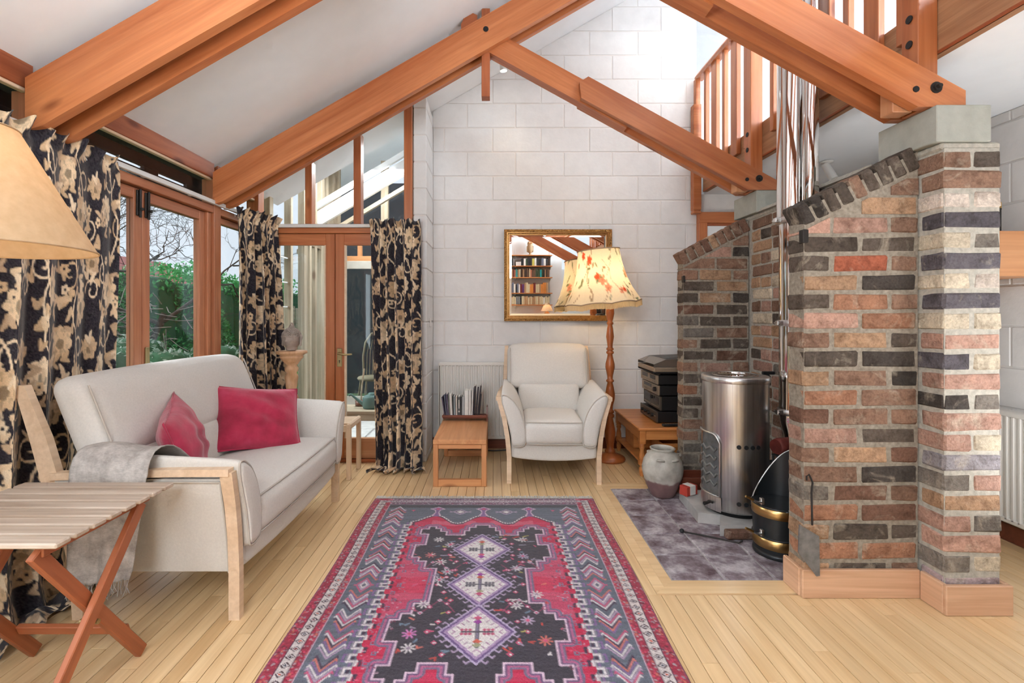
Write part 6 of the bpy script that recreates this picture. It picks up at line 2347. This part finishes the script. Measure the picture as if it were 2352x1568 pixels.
# bench with watering can and jar
bn = thing('garden_bench', 'weathered low bench in the sun room below the watering can', 'bench', (-1.12, 4.62, 0))
plank('top', (-.42, -.09, .335), (.42, -.09, .335), .03, .17, 'weathered', bn)
plank('top', (-.42, .09, .335), (.42, .09, .335), .03, .17, 'weathered', bn)
for x in (-.36, .36):
    for y in (-.14, .14):
        plank('leg', (x, y, 0), (x, y, .32), .06, .05, 'weathered', bn, up=(1, 0, 0))
plank('apron', (-.33, -.16, .29), (.33, -.16, .29), .06, .02, 'weathered', bn)
plain('can_green', rgb(70, 104, 98), .5)
wc = thing('watering_can', 'green plastic watering can on the sun room bench', 'watering can', (-1.16, 4.60, .351))
G().lathe([(0, 0), (.075, 0), (.08, .01), (.08, .10), (.065, .118), (.035, .13), (.035, .14), (.028, .145), (0, .145)], 28, twist=lambda r, z, a: r * (1 + .1 * math.cos(2 * a))).build('body', 'can_green', wc)
G().tube([(-.075, 0, .03), (-.13, 0, .07), (-.19, 0, .12), (-.205, 0, .128), (-.22, 0, .118)], [.02, .014, .010, .010, .012], 12).build('spout', 'can_green', wc)
G().tube([(.07, 0, .11), (.11, 0, .125), (.135, 0, .105), (.12, 0, .06), (.08, 0, .03)], .010, 10).build('handle', 'can_green', wc)
gj = thing('glass_jar', 'glass jar of dark soil with a stick behind the watering can', 'jar', (-1.30, 4.72, .351))
G().lathe([(.055, 0), (.06, .01), (.06, .14), (.055, .15)], 24).build('glass', 'pane', gj)
G().lathe([(0, .003), (.053, .003), (.055, .05), (0, .055)], 24).build('soil', 'mahogany', gj)
G().tube([(0, 0, .05), (.01, 0, .2), (.03, .01, .36)], .008, 6).build('stick', 'weathered', gj)
# wicker chair
wcb = thing('wicker_chair', 'cane chair with hooped back beyond the sun room door', 'chair', (-1.62, 6.75, 0))
plain('cane', rgb(168, 146, 118), .7)
hoop = [(-.20, 0, .40), (-.22, .04, .65), (-.20, .09, .85), (-.12, .11, .97), (0, .12, 1.0), (.12, .11, .97), (.20, .09, .85), (.22, .04, .65), (.20, 0, .40)]
G().tube(hoop, .014, 8).build('back_hoop', 'cane', wcb)
for k in range(9):
    x = -.16 + .04 * k
    G().tube([(x, 0, .40), (x * 1.05, .06, .7), (x * .9, .11, .94 - abs(x) * .5)], .006, 5).build('cane_rod', 'cane', wcb)
G().lathe([(0, .36), (.22, .36), (.235, .38), (.22, .40), (0, .40)], 28, (0, -.18, 0)).build('seat', 'cane', wcb)
for sx in (-1, 1):
    for sy in (-1, 1):
        G().tube([(sx * .15, -.18 + sy * .15, .37), (sx * .19, -.18 + sy * .19, 0)], .014, 8).build('leg', 'cane', wcb)

# ================================================================== garden
plain('lawn', rgb(84, 110, 62), .95, var=.2, nscale=6, bump=.5, bscale=60)
o = G().box(-30, -2.12, -8, 40, -.3, -.12).build('ground', 'lawn')
setting(o, 'green lawn of the garden outside the windows', 'ground')
o = G().box(-2.12, 12, 7.8, 40, -.3, -.12).build('ground_beyond', 'lawn')
setting(o, 'garden ground behind the sun room', 'ground')


def leaf_mat(name, a, b):
    t = NT(name)
    v = t.coord(rand=False)
    f = t.noise(v, 18, 3)
    c = t.ramp(f, [(.3, a), (.7, b)])
    t.base(c)
    t.set(Roughness=.6)
    tr = t.n('BsdfTranslucent')
    t.l(c, tr.inputs[0])
    mx = t.n('MixShader')
    mx.inputs[0].default_value = .25
    t.l(t.b.outputs[0], mx.inputs[1])
    t.l(tr.outputs[0], mx.inputs[2])
    t.l(mx.outputs[0], t.out.inputs[0])


leaf_mat('hedge_leaf', rgb(52, 128, 74), rgb(96, 182, 104))
leaf_mat('bright_leaf', rgb(84, 170, 66), rgb(140, 214, 100))
leaf_mat('silver_leaf', rgb(120, 146, 126), rgb(196, 206, 190))
leaf_mat('dry_twig', rgb(120, 110, 100), rgb(164, 154, 144))


def leaves(n, sampler, size, rng):
    P = np.array([sampler(rng) for _ in range(n)])
    A = np.array([[rng.gauss(0, 1) for _ in range(3)] for _ in range(n)])
    B = np.array([[rng.gauss(0, 1) for _ in range(3)] for _ in range(n)])
    A /= np.linalg.norm(A, axis=1)[:, None]
    B -= A * (A * B).sum(1)[:, None]
    B /= np.linalg.norm(B, axis=1)[:, None]
    s = np.array([size * rng.uniform(.6, 1.3) for _ in range(n)])[:, None]
    V = np.stack([P - A * s, P - B * s * .45, P + A * s, P + B * s * .45], 1).reshape(-1, 3)
    return V.tolist(), [tuple(range(4 * i, 4 * i + 4)) for i in range(n)]


def bush(name, label, cat, loc, dims, n, size, mat, seed, lumps=7, stems=True, body=None):
    rng = random.Random(seed)
    t = thing(name, label, cat, loc)
    lp_ = [(rng.uniform(-.7, .7) * dims[0], rng.uniform(-.7, .7) * dims[1], rng.uniform(.25, .8) * dims[2], rng.uniform(.3, .5)) for _ in range(lumps)]

    def smp(r):
        c = r.choice(lp_)
        a, b = r.uniform(0, 2 * PI), math.acos(r.uniform(-1, 1))
        k = c[3] * r.uniform(.75, 1.05)
        return (c[0] + dims[0] * k * math.cos(a) * math.sin(b), c[1] + dims[1] * k * math.sin(a) * math.sin(b), max(.02, c[2] + dims[2] * .5 * k * math.cos(b)))
    vs, fs = leaves(n, smp, size, rng)
    tag(G().add(vs, fs).build('foliage', mat, t), kind='stuff')
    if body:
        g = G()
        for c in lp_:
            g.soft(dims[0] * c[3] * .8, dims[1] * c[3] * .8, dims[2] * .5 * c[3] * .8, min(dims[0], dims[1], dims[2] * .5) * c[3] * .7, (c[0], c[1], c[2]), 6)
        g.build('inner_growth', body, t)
    if stems:
        g = G()
        for c in lp_:
            g.tube([(c[0] * .4, c[1] * .4, 0), (c[0], c[1], c[2])], .012, 4)
        g.build('stem', 'tree_bark', t)
    return t


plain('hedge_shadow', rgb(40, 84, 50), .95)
hg = thing('hedge', 'dense dark green hedge at the far side of the garden', 'hedge', (-6.4, 9.0, -.12))
rng = random.Random(2)


def hsmp(r):
    x, y, z = r.uniform(-.6, .6), r.uniform(-6, 6), r.uniform(.1, 2.1)
    z *= 1 + .08 * math.sin(y * 1.7) + .05 * math.sin(y * 4)
    k = r.random()
    if k < .6: x = .55 + .12 * math.sin(y * 2.2) + .1 * math.sin(z * 4 + y * 3) + r.uniform(-.06, .06)
    elif k < .8: z = 2.08 * (1 + .08 * math.sin(y * 1.7) + .05 * math.sin(y * 4)) + r.uniform(-.06, .1)
    return (x, y, z)


vs, fs = leaves(15000, hsmp, .055, rng)
tag(G().add(vs, fs).build('foliage', 'hedge_leaf', hg), kind='stuff')
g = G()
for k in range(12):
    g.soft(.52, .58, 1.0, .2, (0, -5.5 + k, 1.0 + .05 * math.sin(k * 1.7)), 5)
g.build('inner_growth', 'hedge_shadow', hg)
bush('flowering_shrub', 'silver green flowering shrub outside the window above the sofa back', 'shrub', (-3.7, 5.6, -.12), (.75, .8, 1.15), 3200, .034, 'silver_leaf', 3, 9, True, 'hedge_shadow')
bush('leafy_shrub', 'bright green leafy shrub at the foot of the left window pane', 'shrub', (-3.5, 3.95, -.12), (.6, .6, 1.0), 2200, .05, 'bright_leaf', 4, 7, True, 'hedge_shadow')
bush('leafy_shrub', 'bright green plants outside the sun room glazing', 'shrub', (-3.2, 6.3, -.12), (.7, .8, .9), 1800, .05, 'bright_leaf', 6)
# dry brush heap
t = thing('brushwood', 'tangle of dry grey brushwood in front of the hedge', 'brushwood', (-4.6, 5.6, -.12))
g = G()
rng = random.Random(8)
for k in range(420):
    p = Vector((rng.uniform(-.5, .5), rng.uniform(-.8, .8), rng.uniform(.0, 1.5)))
    d = Vector((rng.gauss(0, 1), rng.gauss(0, 1), rng.gauss(.2, .7))).normalized() * rng.uniform(.15, .4)
    g.tube([p, p + d * .5 + Vector((0, 0, rng.uniform(-.05, .05))), p + d], .006, 3, False)
tag(g.build('twigs', 'dry_twig', t), kind='stuff')


def tree(label, loc, h, seed, spread=.6, depth=6):
    rng = random.Random(seed)
    t = thing('bare_tree', label, 'tree', loc)
    trunk, br_ = G(), G()

    def grow(p, d, L, r, k):
        q_ = p + d * L
        mid = p + d * L * .5 + Vector((rng.gauss(0, 1), rng.gauss(0, 1), rng.gauss(0, 1))) * L * .08
        (trunk if k == depth else br_).tube([p, mid, q_], [r, r * .85, r * .7], 5 if k > 3 else 3, False)
        if k == 0: return
        for _ in range(3):
            nd = (d + Vector((rng.gauss(0, spread), rng.gauss(0, spread), rng.gauss(.08, spread * .7)))).normalized()
            grow(p + (q_ - p) * rng.uniform(.55, 1.0), nd, L * rng.uniform(.60, .82), max(.0028, r * .52), k - 1)
    grow(Vector((0, 0, 0)), Vector((.05, .05, 1)).normalized(), h * .30, h * .014, depth)
    trunk.build('trunk', 'tree_bark', t)
    tag(br_.build('branches', 'tree_bark', t), kind='stuff')
    return t


tree('bare winter tree seen through the right window pane', (-5.3, 7.6, -.12), 4.6, 5)
tree('bare winter tree seen through the left window pane', (-5.2, 5.4, -.12), 4.8, 9)
# neighbouring house
hs = thing('house', 'neighbouring house with red tiled roof beyond the hedge', 'house', (-16, 18, -.12))
plain('render_cream', rgb(190, 180, 168), .9)
plain('roof_tile_red', rgb(150, 82, 76), .85)
G().box(-3.0, 3.0, -5, 5, 0, 2.2).build('walls', 'render_cream', hs)
for j in range(10):
    a = j / 10
    x0, z0 = 3.4 - 3.4 * a, 2.1 + 1.7 * a
    x1, z1 = 3.4 - 3.4 * (a + .1), 2.1 + 1.7 * (a + .1)
    G().add([(x0, -5.3, z0), (x0, 5.3, z0), (x1, 5.3, z1 + .03), (x1, -5.3, z1 + .03), (x0, -5.3, z0 + .06), (x0, 5.3, z0 + .06), (x1, 5.3, z1 + .06), (x1, -5.3, z1 + .06)],
            [(0, 1, 2, 3), (4, 7, 6, 5), (0, 4, 5, 1), (1, 5, 6, 2), (2, 6, 7, 3), (3, 7, 4, 0)]).build('tile_course', 'roof_tile_red', hs)
G().add([(-3.4, -5.3, 2.1), (-3.4, 5.3, 2.1), (0, 5.3, 3.8), (0, -5.3, 3.8)], [(0, 1, 2, 3)]).build('roof_slope', 'roof_tile_red', hs)
# garden fence beyond the sun room
fn = thing('garden_fence', 'pale board fence beyond the sun room side glazing', 'fence', (-5.2, 10.5, -.12))
for k in range(26):
    G().box(-.07, .07, -.012, .012, 0, 1.5 + .02 * (k % 3)).build('fence_board', 'weathered', fn, TR(k * .16, 0, 0))
plank('rail', (-.1, .03, .4), (4.1, .03, .4), .08, .03, 'weathered', fn)
plank('rail', (-.1, .03, 1.2), (4.1, .03, 1.2), .08, .03, 'weathered', fn)
